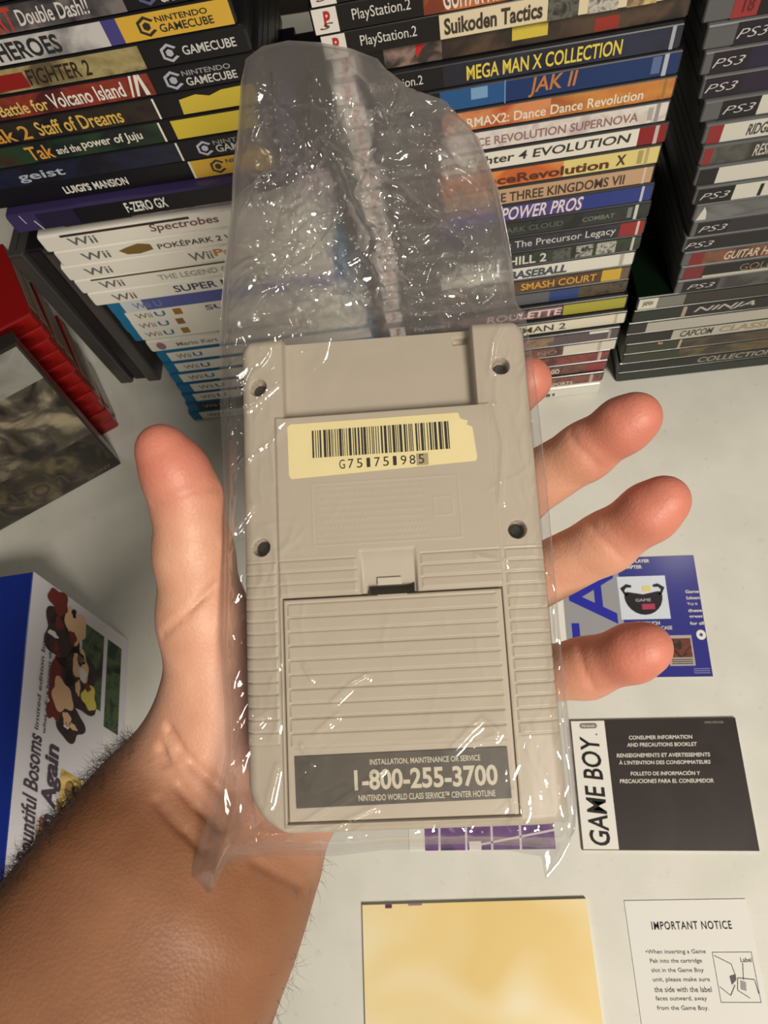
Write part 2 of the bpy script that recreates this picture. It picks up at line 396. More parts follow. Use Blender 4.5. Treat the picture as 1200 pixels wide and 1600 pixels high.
B(22, 1075, [(600, K), (690, art((90, 70, 66), (150, 124, 116), (50, 44, 44), 60)), (None, art((62, 48, 38), (84, 64, 48), (40, 30, 26), 30))],
  patches=[(800, 856, 0.3, 0.9, P((212, 190, 70))), (930, 968, 0.1, 0.6, P((150, 50, 40)))],
  marks=[([(650, 0.3), (664, 0.75), (650, 0.9)], P((190, 40, 40)))], label='dark brown recessed game case under the cream one in the middle stack', ps=2, yy=0.381)
NAVY = art((20, 28, 52), (28, 36, 64), (16, 20, 40), 25)
B(21, 1062, [(693, K), (None, NAVY)], [('MEGA MAN X COLLECTION', 729, 972, 0.5, 0.6, (226, 204, 84), 0, 0.02)],
  patches=[(1048, 1054, 0.05, 0.95, P((170, 170, 180)))], label='navy game case with bold yellow capitals in the middle stack')
B(20, 1060, [(688, K), (789, P((34, 86, 140))), (None, P((26, 52, 104)))], [('JAK II', 826, 902, 0.5, 0.85, (190, 120, 60), 0.15, 0.03)],
  patches=[(736, 762, 0.4, 0.9, P((120, 160, 200))), (788, 790, 0.0, 1, P((120, 150, 190))), (1036, 1043, 0.05, 0.95, P((180, 186, 190))), (1018, 1032, 0.2, 0.9, P((90, 110, 150)))],
  label='blue game case with an orange short title in the middle stack')
B(19, 1052, [(690, K), (860, art((150, 58, 30), (186, 90, 46), (214, 140, 90), 28)), (None, art((186, 110, 44), (204, 136, 60), (168, 90, 40), 28))],
  [('DDRMAX2: Dance Dance Revolution', 700, 1006, 0.42, 0.45, (232, 222, 200), 0, 0.02)], patches=[(1036, 1040, 0.05, 0.95, P((150, 120, 70)))],
  label='glossy orange and gold game case with pale lettering in the middle stack')
B(18, 1042, [(690, K), (None, art((206, 198, 192), (224, 218, 210), (196, 180, 178), 60))], [('DANCE DANCE REVOLUTION SUPERNOVA', 640, 998, 0.45, 0.42, (150, 110, 110), 0, 0.03)],
  patches=[(1024, 1030, 0.05, 0.95, P((150, 146, 140))), (1012, 1020, 0.2, 0.8, P((170, 166, 160)))], label='white game case with rose outlined capitals in the middle stack')
B(17, 1040, [(690, K), (997, W), (None, P((136, 28, 30)))], [('Virtua Fighter 4 EVOLUTION', 655, 985, 0.48, 0.58, (44, 42, 40), 0.1, 0.03)],
  patches=[(1022, 1028, 0.05, 0.95, P((200, 180, 176)))], label='white game case with a dark red right end in the middle stack')
B(16, 1029, [(690, K), (880, art((206, 112, 46), (220, 140, 70), (196, 96, 40), 30)), (None, P((222, 206, 130)))], [('DanceDanceRevolution', 640, 952, 0.42, 0.5, (90, 40, 22), 0, 0.03), ('X', 963, 978, 0.5, 0.55, (60, 40, 26), 0, 0.03)],
  patches=[(1008, 1013, 0.05, 0.95, P((180, 166, 120))), (996, 1004, 0.15, 0.85, P((170, 156, 110)))], label='orange game case fading to pale yellow at its right in the middle stack')
B(15, 1019, [(690, K), (None, P((192, 158, 124)))], [('ROMANCE OF THE THREE KINGDOMS VII', 640, 976, 0.45, 0.55, (66, 48, 38), 0, 0.02)],
  patches=[(1004, 1008, 0.05, 0.95, P((210, 190, 170)))], label='tan game case with dark condensed capitals in the middle stack')
B(14, 1018, [(690, K), (910, P((80, 70, 130))), (None, P((44, 58, 132)))], [('POWER PROS', 783, 911, 0.5, 0.8, (228, 214, 222), 0.25, 0.03)],
  patches=[(1001, 1005, 0.05, 0.95, P((190, 196, 210)))], label='blue game case with slanted pinkish white lettering in the middle stack')
B(13, 1013, [(690, K), (None, art((26, 32, 30), (40, 46, 42), (22, 24, 24), 60))], [('DARK CLOUD', 780, 880, 0.5, 0.35, (90, 96, 92)), ('COMBAT', 910, 960, 0.5, 0.3, (120, 124, 118))],
  patches=[(991, 996, 0.05, 0.95, P((206, 206, 200))), (980, 987, 0.2, 0.85, P((120, 124, 120)))], label='near-black green game case with faint small letters in the middle stack')
B(12, 1006, [(690, K), (968, art((26, 24, 30), (44, 44, 62), (34, 40, 34), 40)), (None, P((150, 44, 46)))], [('Jak and Daxter: The Precursor Legacy', 690, 962, 0.48, 0.6, (214, 212, 206), 0, 0.0)],
  patches=[(994, 998, 0.05, 0.95, P((214, 190, 186)))], label='black game case with white serif title and red right end in the middle stack')
B(11, 999, [(690, K), (None, art((34, 44, 32), (48, 58, 44), (24, 30, 24), 60))], [('SILENT HILL 2', 720, 854, 0.45, 0.62, (216, 214, 206), 0, 0.03)],
  patches=[(864, 892, 0.08, 0.9, art((50, 56, 50), (90, 96, 86), (30, 34, 30), 200)), (900, 926, 0.08, 0.9, art((40, 44, 40), (180, 180, 170), (30, 34, 30), 200)), (932, 962, 0.08, 0.9, art((40, 44, 40), (190, 190, 180), (30, 34, 30), 220)),
           (986, 990, 0.05, 0.95, P((196, 194, 186)))], label='dark green game case with three tiny portraits in the middle stack')
B(10, 990, [(690, K), (None, P((222, 220, 208)))], [('BASEBALL', 795, 886, 0.45, 0.62, (66, 72, 88), 0.15, 0.04)],
  patches=[(968, 974, 0.05, 0.95, P((176, 172, 160)))], label='white game case with bold blue-grey lettering, middle stack')
B(9, 983, [(690, K), (940, art((70, 48, 26), (96, 66, 34), (44, 32, 24), 40)), (970, P((206, 170, 60))), (None, P((110, 90, 76)))], [('SMASH COURT', 814, 932, 0.5, 0.55, (214, 160, 70), 0, 0.02)],
  label='brown game case with golden letters and yellow patch, middle stack')
B(8, 979, [(690, K), (858, P((96, 96, 102))), (904, P((44, 66, 124))), (None, art((60, 50, 40), (90, 76, 56), (40, 34, 30), 90))], label='grey and brown game case with a blue section, middle stack')
B(7, 978, [(690, K), (880, art((96, 70, 66), (130, 100, 96), (60, 46, 44), 60)), (None, P((170, 164, 62)))], [('ROULETTE', 760, 878, 0.5, 0.62, (226, 200, 204), 0.1, 0.03)],
  label='game case with a long olive yellow right half, middle stack')
B(6, 977, [(690, K), (None, P((224, 218, 196)))], [('HITMAN 2', 780, 884, 0.5, 0.55, (60, 58, 54), 0, 0.01)],
  patches=[(960, 964, 0.05, 0.95, P((190, 184, 160)))], label='ivory game case with a thin dark serif title, low in the middle stack')
B(5, 966, [(690, K), (865, art((120, 90, 70), (150, 120, 96), (90, 76, 70), 60)), (None, P((92, 80, 84)))], patches=[(920, 952, 0.75, 0.97, W), (950, 954, 0.05, 0.95, P((160, 150, 146)))],
  label='mauve-grey game case just below the ivory one, middle stack')
B(4, 962, [(690, K), (880, art((100, 60, 50), (120, 84, 70), (70, 44, 40), 60)), (None, P((214, 208, 192)))], [('NO', 840, 870, 0.5, 0.4, (150, 120, 110))],
  patches=[(934, 939, 0.05, 0.95, P((180, 176, 164)))], label='red-brown game case with a white right end low in the middle stack')
B(3, 951, [(690, K), (None, art((110, 44, 42), (134, 62, 56), (80, 36, 34), 60))], patches=[(934, 939, 0.05, 0.95, P((196, 176, 170)))], label='dark red game case under the white-ended one, middle stack')
B(2, 947, [(690, K), (915, art((90, 52, 46), (120, 78, 66), (60, 40, 36), 90)), (None, P((140, 60, 60)))], [('GO', 861, 874, 0.5, 0.5, (226, 214, 206), 0, 0.03)],
  label='brownish red game case with two white letters, third from the bottom of the middle stack')
B(1, 941, [(690, K), (None, art((104, 52, 48), (134, 84, 74), (84, 44, 42), 90))], [('SPORTS', 860, 895, 0.3, 0.35, (216, 206, 196))], patches=[(921, 926, 0.05, 0.95, P((190, 170, 160)))],
  label='mottled maroon game case resting on the white bottom one, middle stack')
B(0, 935, [(690, W), (None, P((222, 220, 210)))], patches=[(853, 860, 0.15, 0.5, P((80, 70, 60))), (863, 867, 0.2, 0.5, P((90, 70, 60)))], ps=0, shell='white',
  label='white game case at the bottom of the middle stack')

# right stack
gc = 'game cases in the right stack'
def Cc(level, ul, us, segs, texts=(), shell='clear', label='', yy=None, length=0.171, **k):
    z = level * TH
    y = yy if yy is not None else float(np.interp(level, [0, 5, 9, 14, 19, 26], [0.358, 0.358, 0.362, 0.364, 0.372, 0.376]))
    xl = along((0, y, z), (1, 0, 0), ul)
    d = np.array([math.cos(ROTC), math.sin(ROTC), 0]); p = np.array([xl, y, z + TH / 2])
    s = along(p, d, us) if us else 0.0015
    return game_case(xl, y, z, ROTC, shell, segs, texts, label=label, group=gc, length=length, ins=(max(s, 0.0015), 0.0015), **k)
ps3 = lambda u0, w=50: ('PS3', u0, u0 + w, 0.5, 0.36, (196, 194, 196), 0.3, -0.01)
PB = P((58, 54, 120)); DK = P((28, 24, 26)); DP = P((34, 26, 36)); RD = P((120, 28, 32)); WG = P((206, 204, 194))
Cc(25, 1100, 1160, [(None, PB)], [ps3(1168)], label='purple-blue clear-edged game case at the top of the right stack')
Cc(24, 1098, 1157, [(None, PB)], [ps3(1163)], label='purple-blue clear-edged game case second from the top of the right stack')
Cc(23, 1097, 1154, [(None, DK)], [ps3(1161)], label='black game case just below the purple-blue ones, right stack')
Cc(22, 1096, 1146, [(1188, P((150, 50, 52))), (None, DK)], [('18', 1162, 1180, 0.5, 0.5, (90, 26, 30))], label='clear-edged game case with a faded red label, upper right stack')
Cc(21, 1096, 1150, [(None, DP)], [ps3(1152)], label='plum-black game case just under the faded red label, right stack')
Cc(20, 1092, 1112, [(1172, DP), (None, P((38, 32, 58)))], [ps3(1114)], label='clear-edged game case with a dark indigo right half, right stack')
Cc(19, 1090, 1100, [(1160, DP), (None, P((40, 30, 50)))], [ps3(1102)], label='plum-black game case jutting left under the indigo one, right stack')
Cc(18, 1092, 1126, [(1186, DK), (None, WG)], [ps3(1130)], label='black game case with a white picture at its right, right stack')
Cc(17, 1094, 1106, [(1128, P((140, 40, 44))), (None, WG)], [('RIDGE', 1168, 1206, 0.5, 0.55, (60, 56, 54), 0.1, 0.02)], label='white game case with a red left label in the upper right stack')
Cc(16, 1090, 1084, [(1112, P((140, 40, 46))), (None, art((60, 58, 54), (84, 82, 76), (44, 42, 40), 50))], [('RESIDENT', 1178, 1240, 0.5, 0.6, (190, 186, 176), 0.1, 0.02)], label='charcoal game case with a red left label, upper right stack')
Cc(15, 1082, 1088, [(1120, DK), (None, WG)], label='white spined game case with a short black left label, right stack')
Cc(14, 1080, 1085, [(1146, K), (None, WG)], [ps3(1094, 46)], patches=[(1186, 1192, 0.1, 0.8, DK)], label='half black half white game case in the middle of the right stack')
Cc(13, 1080, 1086, [(None, art((78, 80, 80), (110, 112, 112), (56, 58, 58), 70, stretch=(0.2, 1, 1)))], marks=[([(1090, 0.1), (1106, 0.1), (1103, 0.6), (1098, 0.9), (1094, 0.5)], WG)], label='steel grey game case with a small white figure, right stack')
Cc(12, 1076, 1088, [(1138, DK), (None, P((44, 38, 46)))], [ps3(1092, 44)], label='black game case beneath the steel grey one, right stack')
Cc(11, 1064, 1068, [(1122, DK), (None, P((30, 28, 30)))], [ps3(1071, 44)], label='black game case lying on the copper-brown one, right stack')
Cc(10, 1062, 1078, [(1099, P((126, 32, 34))), (None, art((98, 58, 40), (124, 76, 52), (74, 42, 32), 40))], [('GUITAR HERO', 1132, 1232, 0.5, 0.6, (206, 186, 160), 0.15, 0.02)], label='copper-brown game case with a dark red left label, right stack')
Cc(9, 1058, 1068, [(1098, P((118, 36, 44))), (None, DK)], [('GOLD', 1156, 1212, 0.5, 0.5, (130, 116, 96), 0, 0.0)], patches=[(1100, 1260, 0.02, 0.2, P((190, 186, 172)))], label='black game case with a wine red left label, right stack')
Cc(8, 1052, 1066, [(1122, DK), (None, art((60, 58, 56), (80, 78, 76), (44, 42, 42), 40))], [ps3(1074, 42)], label='lowest clear-edged game case of the right stack')
Cc(7, 992, None, [(1027, P((214, 210, 194))), (1070, P((120, 120, 112))), (None, P((50, 46, 44)))], [('JAPAN', 1004, 1020, 0.5, 0.5, (80, 76, 70))], shell='green', length=0.19, label='game case with a white left label, lowest but seven in the right stack')
Cc(6, 986, None, [(1066, P((36, 44, 34))), (1072, P((170, 150, 130))), (None, P((34, 32, 30)))], [('NINJA', 1084, 1180, 0.5, 0.55, (176, 172, 164), 0.3, 0.02)], shell='green', length=0.19, label='dark game case with wide-spaced slanted white letters, right stack')
Cc(5, 978, None, [(1010, P((44, 42, 40))), (None, P((176, 172, 160)))], shell='green', length=0.19, label='pale grey game case with a black left end, right stack')
Cc(4, 974, None, [(1050, P((34, 34, 32))), (None, P((178, 174, 160)))], [('CAPCOM', 1063, 1114, 0.5, 0.6, (46, 44, 42), 0.1, 0.04), ('CLASSICS', 1124, 1230, 0.5, 0.55, (150, 136, 100), 0.1, 0.02)], shell='green', length=0.19, label='pale grey game case with bold black capitals low in the right stack')
Cc(3, 974, None, [(1060, P((50, 56, 42))), (1064, P((180, 160, 130))), (None, art((52, 42, 32), (80, 62, 40), (40, 34, 28), 40))], shell='green', length=0.19, label='dark brown game case fourth from the bottom of the right stack', marks=[([(1026, 0.75), (1034, 0.75), (1032, 1.0), (1030, 0.85), (1027, 1.0)], P((200, 150, 90)))])
Cc(2, 970, None, [(1060, P((48, 54, 40))), (None, art((56, 48, 34), (96, 80, 40), (44, 40, 30), 40))], shell='green', length=0.19, label='olive-brown game case third from the bottom of the right stack')
Cc(1, 964, None, [(1086, P((26, 28, 26))), (None, P((44, 42, 36)))], [('COLLECTION', 1090, 1210, 0.55, 0.55, (150, 146, 130), 0.1, 0.02)], shell='green', length=0.19, label='black game case with grey capitals, second from the bottom of the right stack')
Cc(0, 962, None, [(None, P((38, 46, 40)))], shell='green', length=0.19, label='bottom game case of the right stack, dark with a green shell')
# ------------------------------------------------------------------ red cases, upright cases, dark poster case and blue box at the left
RROT = math.radians(29.0)
rd = np.array([math.cos(RROT), math.sin(RROT), 0]); rn = np.array([-math.sin(RROT), math.cos(RROT), 0])
red_where = ['at the bottom of the red stack', 'second from the bottom of the red stack', 'third from the bottom of the red stack', 'fourth from the bottom of the red stack',
             'fifth from the bottom of the red stack', 'sixth from the bottom of the red stack', 'midway up the red stack, just over the sixth', 'eighth from the bottom of the red stack',
             'ninth from the bottom of the red stack', 'second from the top of the red stack', 'topmost of the red stack']
for i, wx in enumerate(red_where):
    zz = i * TH; k_ = zz / 0.15
    rx, ry = -0.3555 + 0.0035 * k_ + [0.0, 0.001, -0.001, 0.0015, 0.0, -0.0012, 0.001, 0.0, -0.001, 0.0012, 0.0][i], 0.351 + 0.016 * k_
    r_ = game_case(rx, ry, zz, RROT + math.radians([0, 1, -1, 0.5, -1.5, 1, 0, -1, 1.2, 0, -0.6][i]), 'red',
              [(None, art((128, 14, 13), (156, 22, 18), (96, 12, 12), 30, rough=0.25))], label='glossy red game case ' + wx, group='red game cases beside the dark poster case',
              edge='right', length=0.135, depth=0.09)
    clr = MB(); clr.box((0.1352, 0.012, 0.002), (0.1360, 0.080, 0.0122), P((112, 84, 66), 0.25, 0.5)); clr.build('clear_sleeve', r_)

up_m = [P((70, 68, 66)), P((40, 39, 40)), P((84, 80, 76)), P((34, 33, 34))]
SHELLS['smoke'] = pbr((62, 61, 60), 0.3, 0.4)
for i in range(3):                                              # upright cases in the dark gap
    mb = shell_mesh(0.188, 0.12, SHELLS['smoke'] if i % 2 == 0 else SHELLS['black'])
    o = mb.build('upright_game_case')
    # stand it on its end: length goes up
    bx = -0.3620 + i * 0.0152
    o.matrix_world = Matrix(((0, 0, 1, bx), (0, 1, 0, 0.401 + 0.004 * (i % 2)), (-1, 0, 0, 0.1882), (0, 0, 0, 1)))
    sp = MB(); sp.poly([(0.003, -0.0002, 0.002), (0.185, -0.0002, 0.002), (0.185, -0.0002, 0.0122), (0.003, -0.0002, 0.0122)][::-1], up_m[i]); sp.build('spine_insert', o)
    tag(o, ['leftmost grey game case standing on end behind the red stack', 'black game case standing on end, second from the red stack',
            'pale grey game case standing on end nearest the left stack of white cases'][i], 'game case', 'game cases standing on end behind the red stack')

# dark poster case standing in front of the red stack
pr = at(190, 725, 0.0); pl_ = at(0, 830, 0.0)
pd = (pl_ - pr) / np.linalg.norm(pl_ - pr)                    # towards the left
pn = np.array([-pd[1], pd[0], 0]); pn = pn if pn[1] > 0 else -pn
upv = np.array([0, 0, 0.186]) - pd * 0.015; upv = upv / np.linalg.norm(upv)
def slab(mb, o, a, b, c, la, lb, lc, m):
    o = np.asarray(o); vs = [o + a * i * la + b * j * lb + c * k * lc for k in (0, 1) for j in (0, 1) for i in (0, 1)]
    mb.add(vs, [(0, 2, 3, 1), (4, 5, 7, 6), (0, 1, 5, 4), (1, 3, 7, 5), (3, 2, 6, 7), (2, 0, 4, 6)], m)
pc = MB(); slab(pc, pr + np.array([0, 0, 0.0003]), pd, upv, pn, 0.135, 0.190, 0.014, P((40, 36, 32), 0.3, 0.4))
po = pc.build('poster_case', bevel=0.001)
tag(po, 'large dark case with murky battle artwork standing at an angle before the red stack', 'game case')
fo = pr - pn * 0.0004
ps_ = MB()
dark1 = art((34, 31, 27), (84, 78, 66), (160, 148, 122), 30, rough=0.4, coat=0.2, detail=8)
dark2 = art((26, 23, 18), (56, 50, 38), (104, 92, 66), 36, rough=0.4, coat=0.2, detail=8)
skyg = art((126, 126, 120), (146, 146, 138), (104, 102, 100), 22, rough=0.4, coat=0.2)
def quad(mb, a0, a1, b0, b1, m, off=0.0):
    mb.poly([fo - pn * off + pd * a0 + upv * b0, fo - pn * off + pd * a1 + upv * b0, fo - pn * off + pd * a1 + upv * b1, fo - pn * off + pd * a0 + upv * b1][::-1], m)
quad(ps_, 0.002, 0.133, 0.002, 0.062, dark2); quad(ps_, 0.002, 0.133, 0.062, 0.148, dark1); quad(ps_, 0.002, 0.133, 0.148, 0.188, skyg)
put_text(ps_, 'Nioh', fo - pn * 0.0003 + pd * 0.118 + upv * 0.016, -pd, upv, 0.070, 0.026, P((72, 66, 52)), 0.0)
put_text(ps_, 'SONY', fo - pn * 0.0003 + pd * 0.030 + upv * 0.006, -pd, upv, 0.022, 0.005, P((110, 100, 90)), 0.02)
ps_.build('cover_artwork', po)
# blue box with a white printed side
zt = 0.075
b_tl, b_tb = at(52, 893, zt), at(0, 1430, zt)
b_br, b_bb = at(200, 1000, 0.0), at(200, 1165, 0.0)
ed = (b_tb - b_tl); ed[2] = 0; LB = 0.30; ed = ed / np.linalg.norm(ed)
bw = np.array([-1.0, 0.0, 0.0]); 
v0 = b_br; v1 = b_br + ed * LB; v2 = b_tl + ed * LB; v3 = b_tl
ow = np.cross(np.array([0, 0, 1.0]), ed); ow = ow if ow[0] < 0 else -ow
WB = 0.19
vs = [v0, v1, v2, v3, v0 + ow * WB, v1 + ow * WB, v2 + ow * WB, v3 + ow * WB]
blue = P((18, 42, 128), 0.35, 0.1)
bb = MB(); bb.add(vs, [(0, 3, 2, 1), (4, 5, 6, 7), (0, 1, 5, 4), (3, 7, 6, 2), (1, 2, 6, 5), (0, 4, 7, 3)], blue)
bo = bb.build('collector_box', bevel=0.001)
tag(bo, 'big blue box with a white printed side lying at the left edge beside the arm', 'box')
# printed side: a runs along ed, b runs from the top edge down to the table edge
fa = ed; fb_full = v0 - v3; FH = np.linalg.norm(fb_full); fb = fb_full / FH
fn = np.cross(fa, fb); fn = fn if fn[0] > 0 else -fn
def sp(a, b, off=0.0006): return v3 + fa * a + fb * b * FH + fn * off
pm_ = MB()
def spq(a0, a1, b0, b1, m, off=0.0006):
    pm_.poly([sp(a0, b0, off), sp(a1, b0, off), sp(a1, b1, off), sp(a0, b1, off)], m)
PAPER = P((196, 194, 200), 0.4, 0.2)
spq(0, LB, 0.0, 1.0, PAPER, 0.0004)
def blob(ca, cb, ra, rb, m, n=36, off=0.0007, seed=0, wob=0.22):
    rg = np.random.default_rng(seed); ph = rg.uniform(0, 6.28, 3)
    pts = []
    for k in range(n):
        t = 2 * math.pi * k / n; r = 1 + wob * math.sin(3 * t + ph[0]) * 0.6 + wob * math.sin(5 * t + ph[1]) * 0.5
        pts.append(sp(ca + ra * r * math.cos(t), cb + rb * r * math.sin(t), off))
    pm_.poly(pts, m)
figd = art((24, 20, 24), (52, 36, 38), (36, 28, 34), 60); figs = P((206, 170, 136)); figr = P((104, 44, 40))
green = art((30, 48, 36), (70, 90, 60), (24, 30, 30), 70); gold = art((190, 160, 84), (214, 190, 120), (160, 130, 66), 50)
spq(0.012, 0.075, 0.52, 0.74, green, 0.00065); spq(0.012, 0.085, 0.78, 0.93, green, 0.00065)
blob(0.035, 0.30, 0.020, 0.16, figd, seed=1, off=0.0008); blob(0.020, 0.44, 0.014, 0.11, figs, seed=2, off=0.0009); blob(0.010, 0.26, 0.010, 0.10, figr, seed=3, off=0.00095)
blob(0.062, 0.50, 0.024, 0.20, figd, seed=4, off=0.0008); blob(0.050, 0.52, 0.012, 0.08, figs, seed=5, off=0.0009); blob(0.082, 0.36, 0.012, 0.10, figs, seed=6, off=0.0009)
blob(0.080, 0.30, 0.026, 0.08, figr, seed=7, off=0.00085); blob(0.098, 0.44, 0.014, 0.14, figd, seed=8, off=0.00082); blob(0.070, 0.62, 0.010, 0.07, P((196, 182, 90)), seed=9, off=0.0009)
spq(0.135, 0.215, 0.40, 0.76, gold, 0.00065); spq(0.180, 0.225, 0.22, 0.46, P((196, 178, 158)), 0.0008)
for k, (ca, cb, c) in enumerate([(0.150, 0.52, (120, 96, 60)), (0.165, 0.46, (206, 180, 120)), (0.172, 0.60, (110, 96, 90)), (0.158, 0.72, (130, 56, 50)), (0.190, 0.62, (116, 108, 124)), (0.196, 0.36, (212, 180, 150)), (0.186, 0.30, (120, 80, 60)), (0.205, 0.54, (170, 140, 70))]):
    blob(ca, cb, 0.010, 0.07, P(c), seed=20 + k, off=0.0009)
spq(0.092, 0.200, 0.78, 0.96, P((206, 204, 200)), 0.00065)
white_ = P((206, 204, 206)); black_ = P((30, 26, 30))
for k in range(16):                                              # small strokes of the drawn figures
    rg_ = np.random.default_rng(60 + k); blob(rg_.uniform(0.006, 0.108), rg_.uniform(0.22, 0.60), rg_.uniform(0.002, 0.007), rg_.uniform(0.015, 0.05), (white_, black_, figs, figr)[k % 4], seed=80 + k, off=0.00098)
for k in range(10):
    rg_ = np.random.default_rng(160 + k); blob(rg_.uniform(0.14, 0.215), rg_.uniform(0.40, 0.75), rg_.uniform(0.002, 0.005), rg_.uniform(0.012, 0.035), (white_, black_, P((150, 120, 70)))[k % 3], seed=180 + k, off=0.00098)
for k in range(9): spq(0.098 + k * 0.011, 0.106 + k * 0.011, 0.80, 0.94, P((176, 174, 172)), 0.0008)
tk = P((70, 62, 72))
put_text(pm_, 'Bountiful Bosoms', sp(0.2105, 0.21, 0.001), -fa, -fb, 0.0890, 0.13 * FH, tk, 0.02)
put_text(pm_, 'Bloom Again', sp(0.2235, 0.41, 0.001), -fa, -fb, 0.1020, 0.17 * FH, tk, 0.04)
put_text(pm_, 'limited edition box', sp(0.118, 0.17, 0.001), -fa, -fb, 0.075, 0.035 * FH, tk, 0.01)
put_text(pm_, 'what a fine harvest this is', sp(0.118, 0.235, 0.001), -fa, -fb, 0.075, 0.03 * FH, tk, 0.01)
pm_.build('printed_side', bo)

# ------------------------------------------------------------------ paper on the table
def sheet(name, x0, y0, w, h, rot, th, m, label, cat):
    mb = MB(); mb.box((0, 0, 0.0002), (w, h, th), m)
    o = mb.build(name); o.location = (x0, y0, 0); o.rotation_euler = (0, 0, rot)
    tag(o, label, cat)
    return o
def rect(mb, x0, y0, x1, y1, z, m): mb.poly([(x0, y0, z), (x1, y0, z), (x1, y1, z), (x0, y1, z)], m)
EX, EY = (1, 0, 0), (0, 1, 0)

# black booklet
bk = sheet('booklet', 0.0606, -0.0333, 0.1215, 0.0908, math.radians(0.2), 0.0022, P((214, 212, 204), 0.5, 0.0), 'black and white instruction booklet lying right of the console', 'booklet')
t = MB(); z = 0.0024
rect(t, 0, 0, 0.1215, 0.0908, z, art((42, 34, 32), (48, 40, 37), (38, 31, 30), 12, rough=0.35, coat=0.15)); rect(t, 0.0008, 0.0006, 0.0258, 0.0902, z + 0.0001, P((226, 224, 216), 0.4, 0.1))
kk = P((30, 28, 28)); wt = P((222, 218, 208))
put_text(t, 'GAME BOY', (0.0205, 0.003, z + 0.0003), EY, (-1, 0, 0), 0.076, 0.0145, kk, 0.035, 0.15)
put_text(t, '.', (0.0195, 0.0795, z + 0.0003), EY, (-1, 0, 0), 0.0012, 0.0012, kk, 0.02)
pill = [(0.0135 + 0.0055 * math.cos(a) * (1) , 0) for a in (0,)]
pp = []
for k in range(24):
    a = 2 * math.pi * k / 24; cx = 0.0135 + (0.0045 if math.cos(a) > 0 else -0.0045); pp.append((cx + 0.0020 * math.cos(a), 0.0866 + 0.0020 * math.sin(a), z + 0.0003))
t.poly(pp, P((120, 116, 112)))
put_text(t, 'Nintendo', (0.0085, 0.0856, z + 0.0004), EX, EY, 0.010, 0.0021, wt, 0.01)
for s, xa, xb, y, hh in (('CONSUMER INFORMATION', 0.0425, 0.0885, 0.0760, 0.0028), ('AND PRECAUTIONS BOOKLET', 0.0405, 0.0910, 0.0708, 0.0028), ('RENSEIGNEMENTS ET AVERTISSEMENTS', 0.0320, 0.0990, 0.0633, 0.0028),
                         ("À L'INTENTION DES CONSOMMATEURS", 0.0330, 0.0985, 0.0582, 0.0033), ('FOLLETO DE INFORMACIÓN Y', 0.0405, 0.0900, 0.0505, 0.0033), ('PRECAUCIONES PARA EL CONSUMIDOR', 0.0320, 0.0985, 0.0452, 0.0028)):
    put_text(t, s, (xa, y, z + 0.0003), EX, EY, xb - xa, hh, wt, 0.03, 0.1)
put_text(t, 'DMG-GM-USA', (0.0990, 0.0868, z + 0.0003), EX, EY, 0.0135, 0.0016, P((150, 144, 138)), 0.02)
t.build('cover', bk)

# blue advertising leaflet
lf = sheet('leaflet', 0.0520, 0.0900, 0.1195, 0.0985, math.radians(-0.6), 0.0008, P((222, 220, 210), 0.5), 'blue advertising leaflet under the little finger right of the console', 'leaflet')
t = MB(); z = 0.0010; NB = P((46, 48, 132), 0.35, 0.2)
rect(t, 0.012, 0, 0.1195, 0.0985, z, NB); rect(t, 0.012, 0.000, 0.058, 0.0985, z + 0.0001, P((150, 150, 154), 0.35, 0.2)); 
put_text(t, 'TA', (0.0535, 0.004, z + 0.0003), EY, (-1, 0, 0), 0.086, 0.037, P((38, 42, 160)), 0.015)
for s, xa, xb, y, hh in (('FOUR PLAYER', 0.060, 0.084, 0.0935, 0.0030), ('ADAPTER', 0.060, 0.0775, 0.0885, 0.0030), ('HIP POUCH', 0.0655, 0.0855, 0.0412, 0.0029), ('AND GAME CASE', 0.0655, 0.0945, 0.0372, 0.0029)):
    put_text(t, s, (xa, y, z + 0.0003), EX, EY, xb - xa, hh, wt, 0.03)
rect(t, 0.0565, 0.046, 0.0945, 0.082, z + 0.0002, P((206, 214, 226), 0.35, 0.2))
pou = []                                                         # the pictured hip pouch
for k in range(13):
    a = math.pi + math.pi * k / 12; pou.append((0.0755 + 0.0150 * math.cos(a), 0.0655 + 0.0160 * math.sin(a), z + 0.0004))
t.poly(pou + [(0.088, 0.069, z + 0.0004), (0.0755, 0.0665, z + 0.0004), (0.063, 0.069, z + 0.0004)], P((34, 30, 34)))
for sgn in (-1, 1):
    q0 = 0.0755 + sgn * 0.0145
    pts = [(q0, 0.066), (q0 + sgn * 0.003, 0.072), (q0 - sgn * 0.002, 0.0755), (q0 - sgn * 0.006, 0.0745), (q0 - sgn * 0.006, 0.0725), (q0 - sgn * 0.002, 0.0725), (q0, 0.070), (q0 - sgn * 0.003, 0.066)]
    pts = [(a, b, z + 0.0004) for a, b in pts]; t.poly(pts if sgn < 0 else pts[::-1], P((34, 30, 34)))
rect(t, 0.0735, 0.054, 0.0835, 0.0585, z + 0.0005, P((170, 60, 90))); rect(t, 0.0755, 0.069, 0.082, 0.0735, z + 0.00045, P((220, 206, 120)))
put_text(t, 'GAME', (0.0690, 0.0605, z + 0.0005), EX, EY, 0.012, 0.0025, P((176, 170, 176)), 0.02)
rect(t, 0.0890, 0.0085, 0.1080, 0.0325, z + 0.0002, P((176, 166, 160))); rect(t, 0.0900, 0.0150, 0.1068, 0.0300, z + 0.0003, art((50, 24, 20), (120, 60, 44), (40, 30, 26), 160))
for k in range(3): rect(t, 0.0905, 0.0098 + k * 0.0016, 0.1065, 0.0106 + k * 0.0016, z + 0.0003, P((70, 62, 58)))
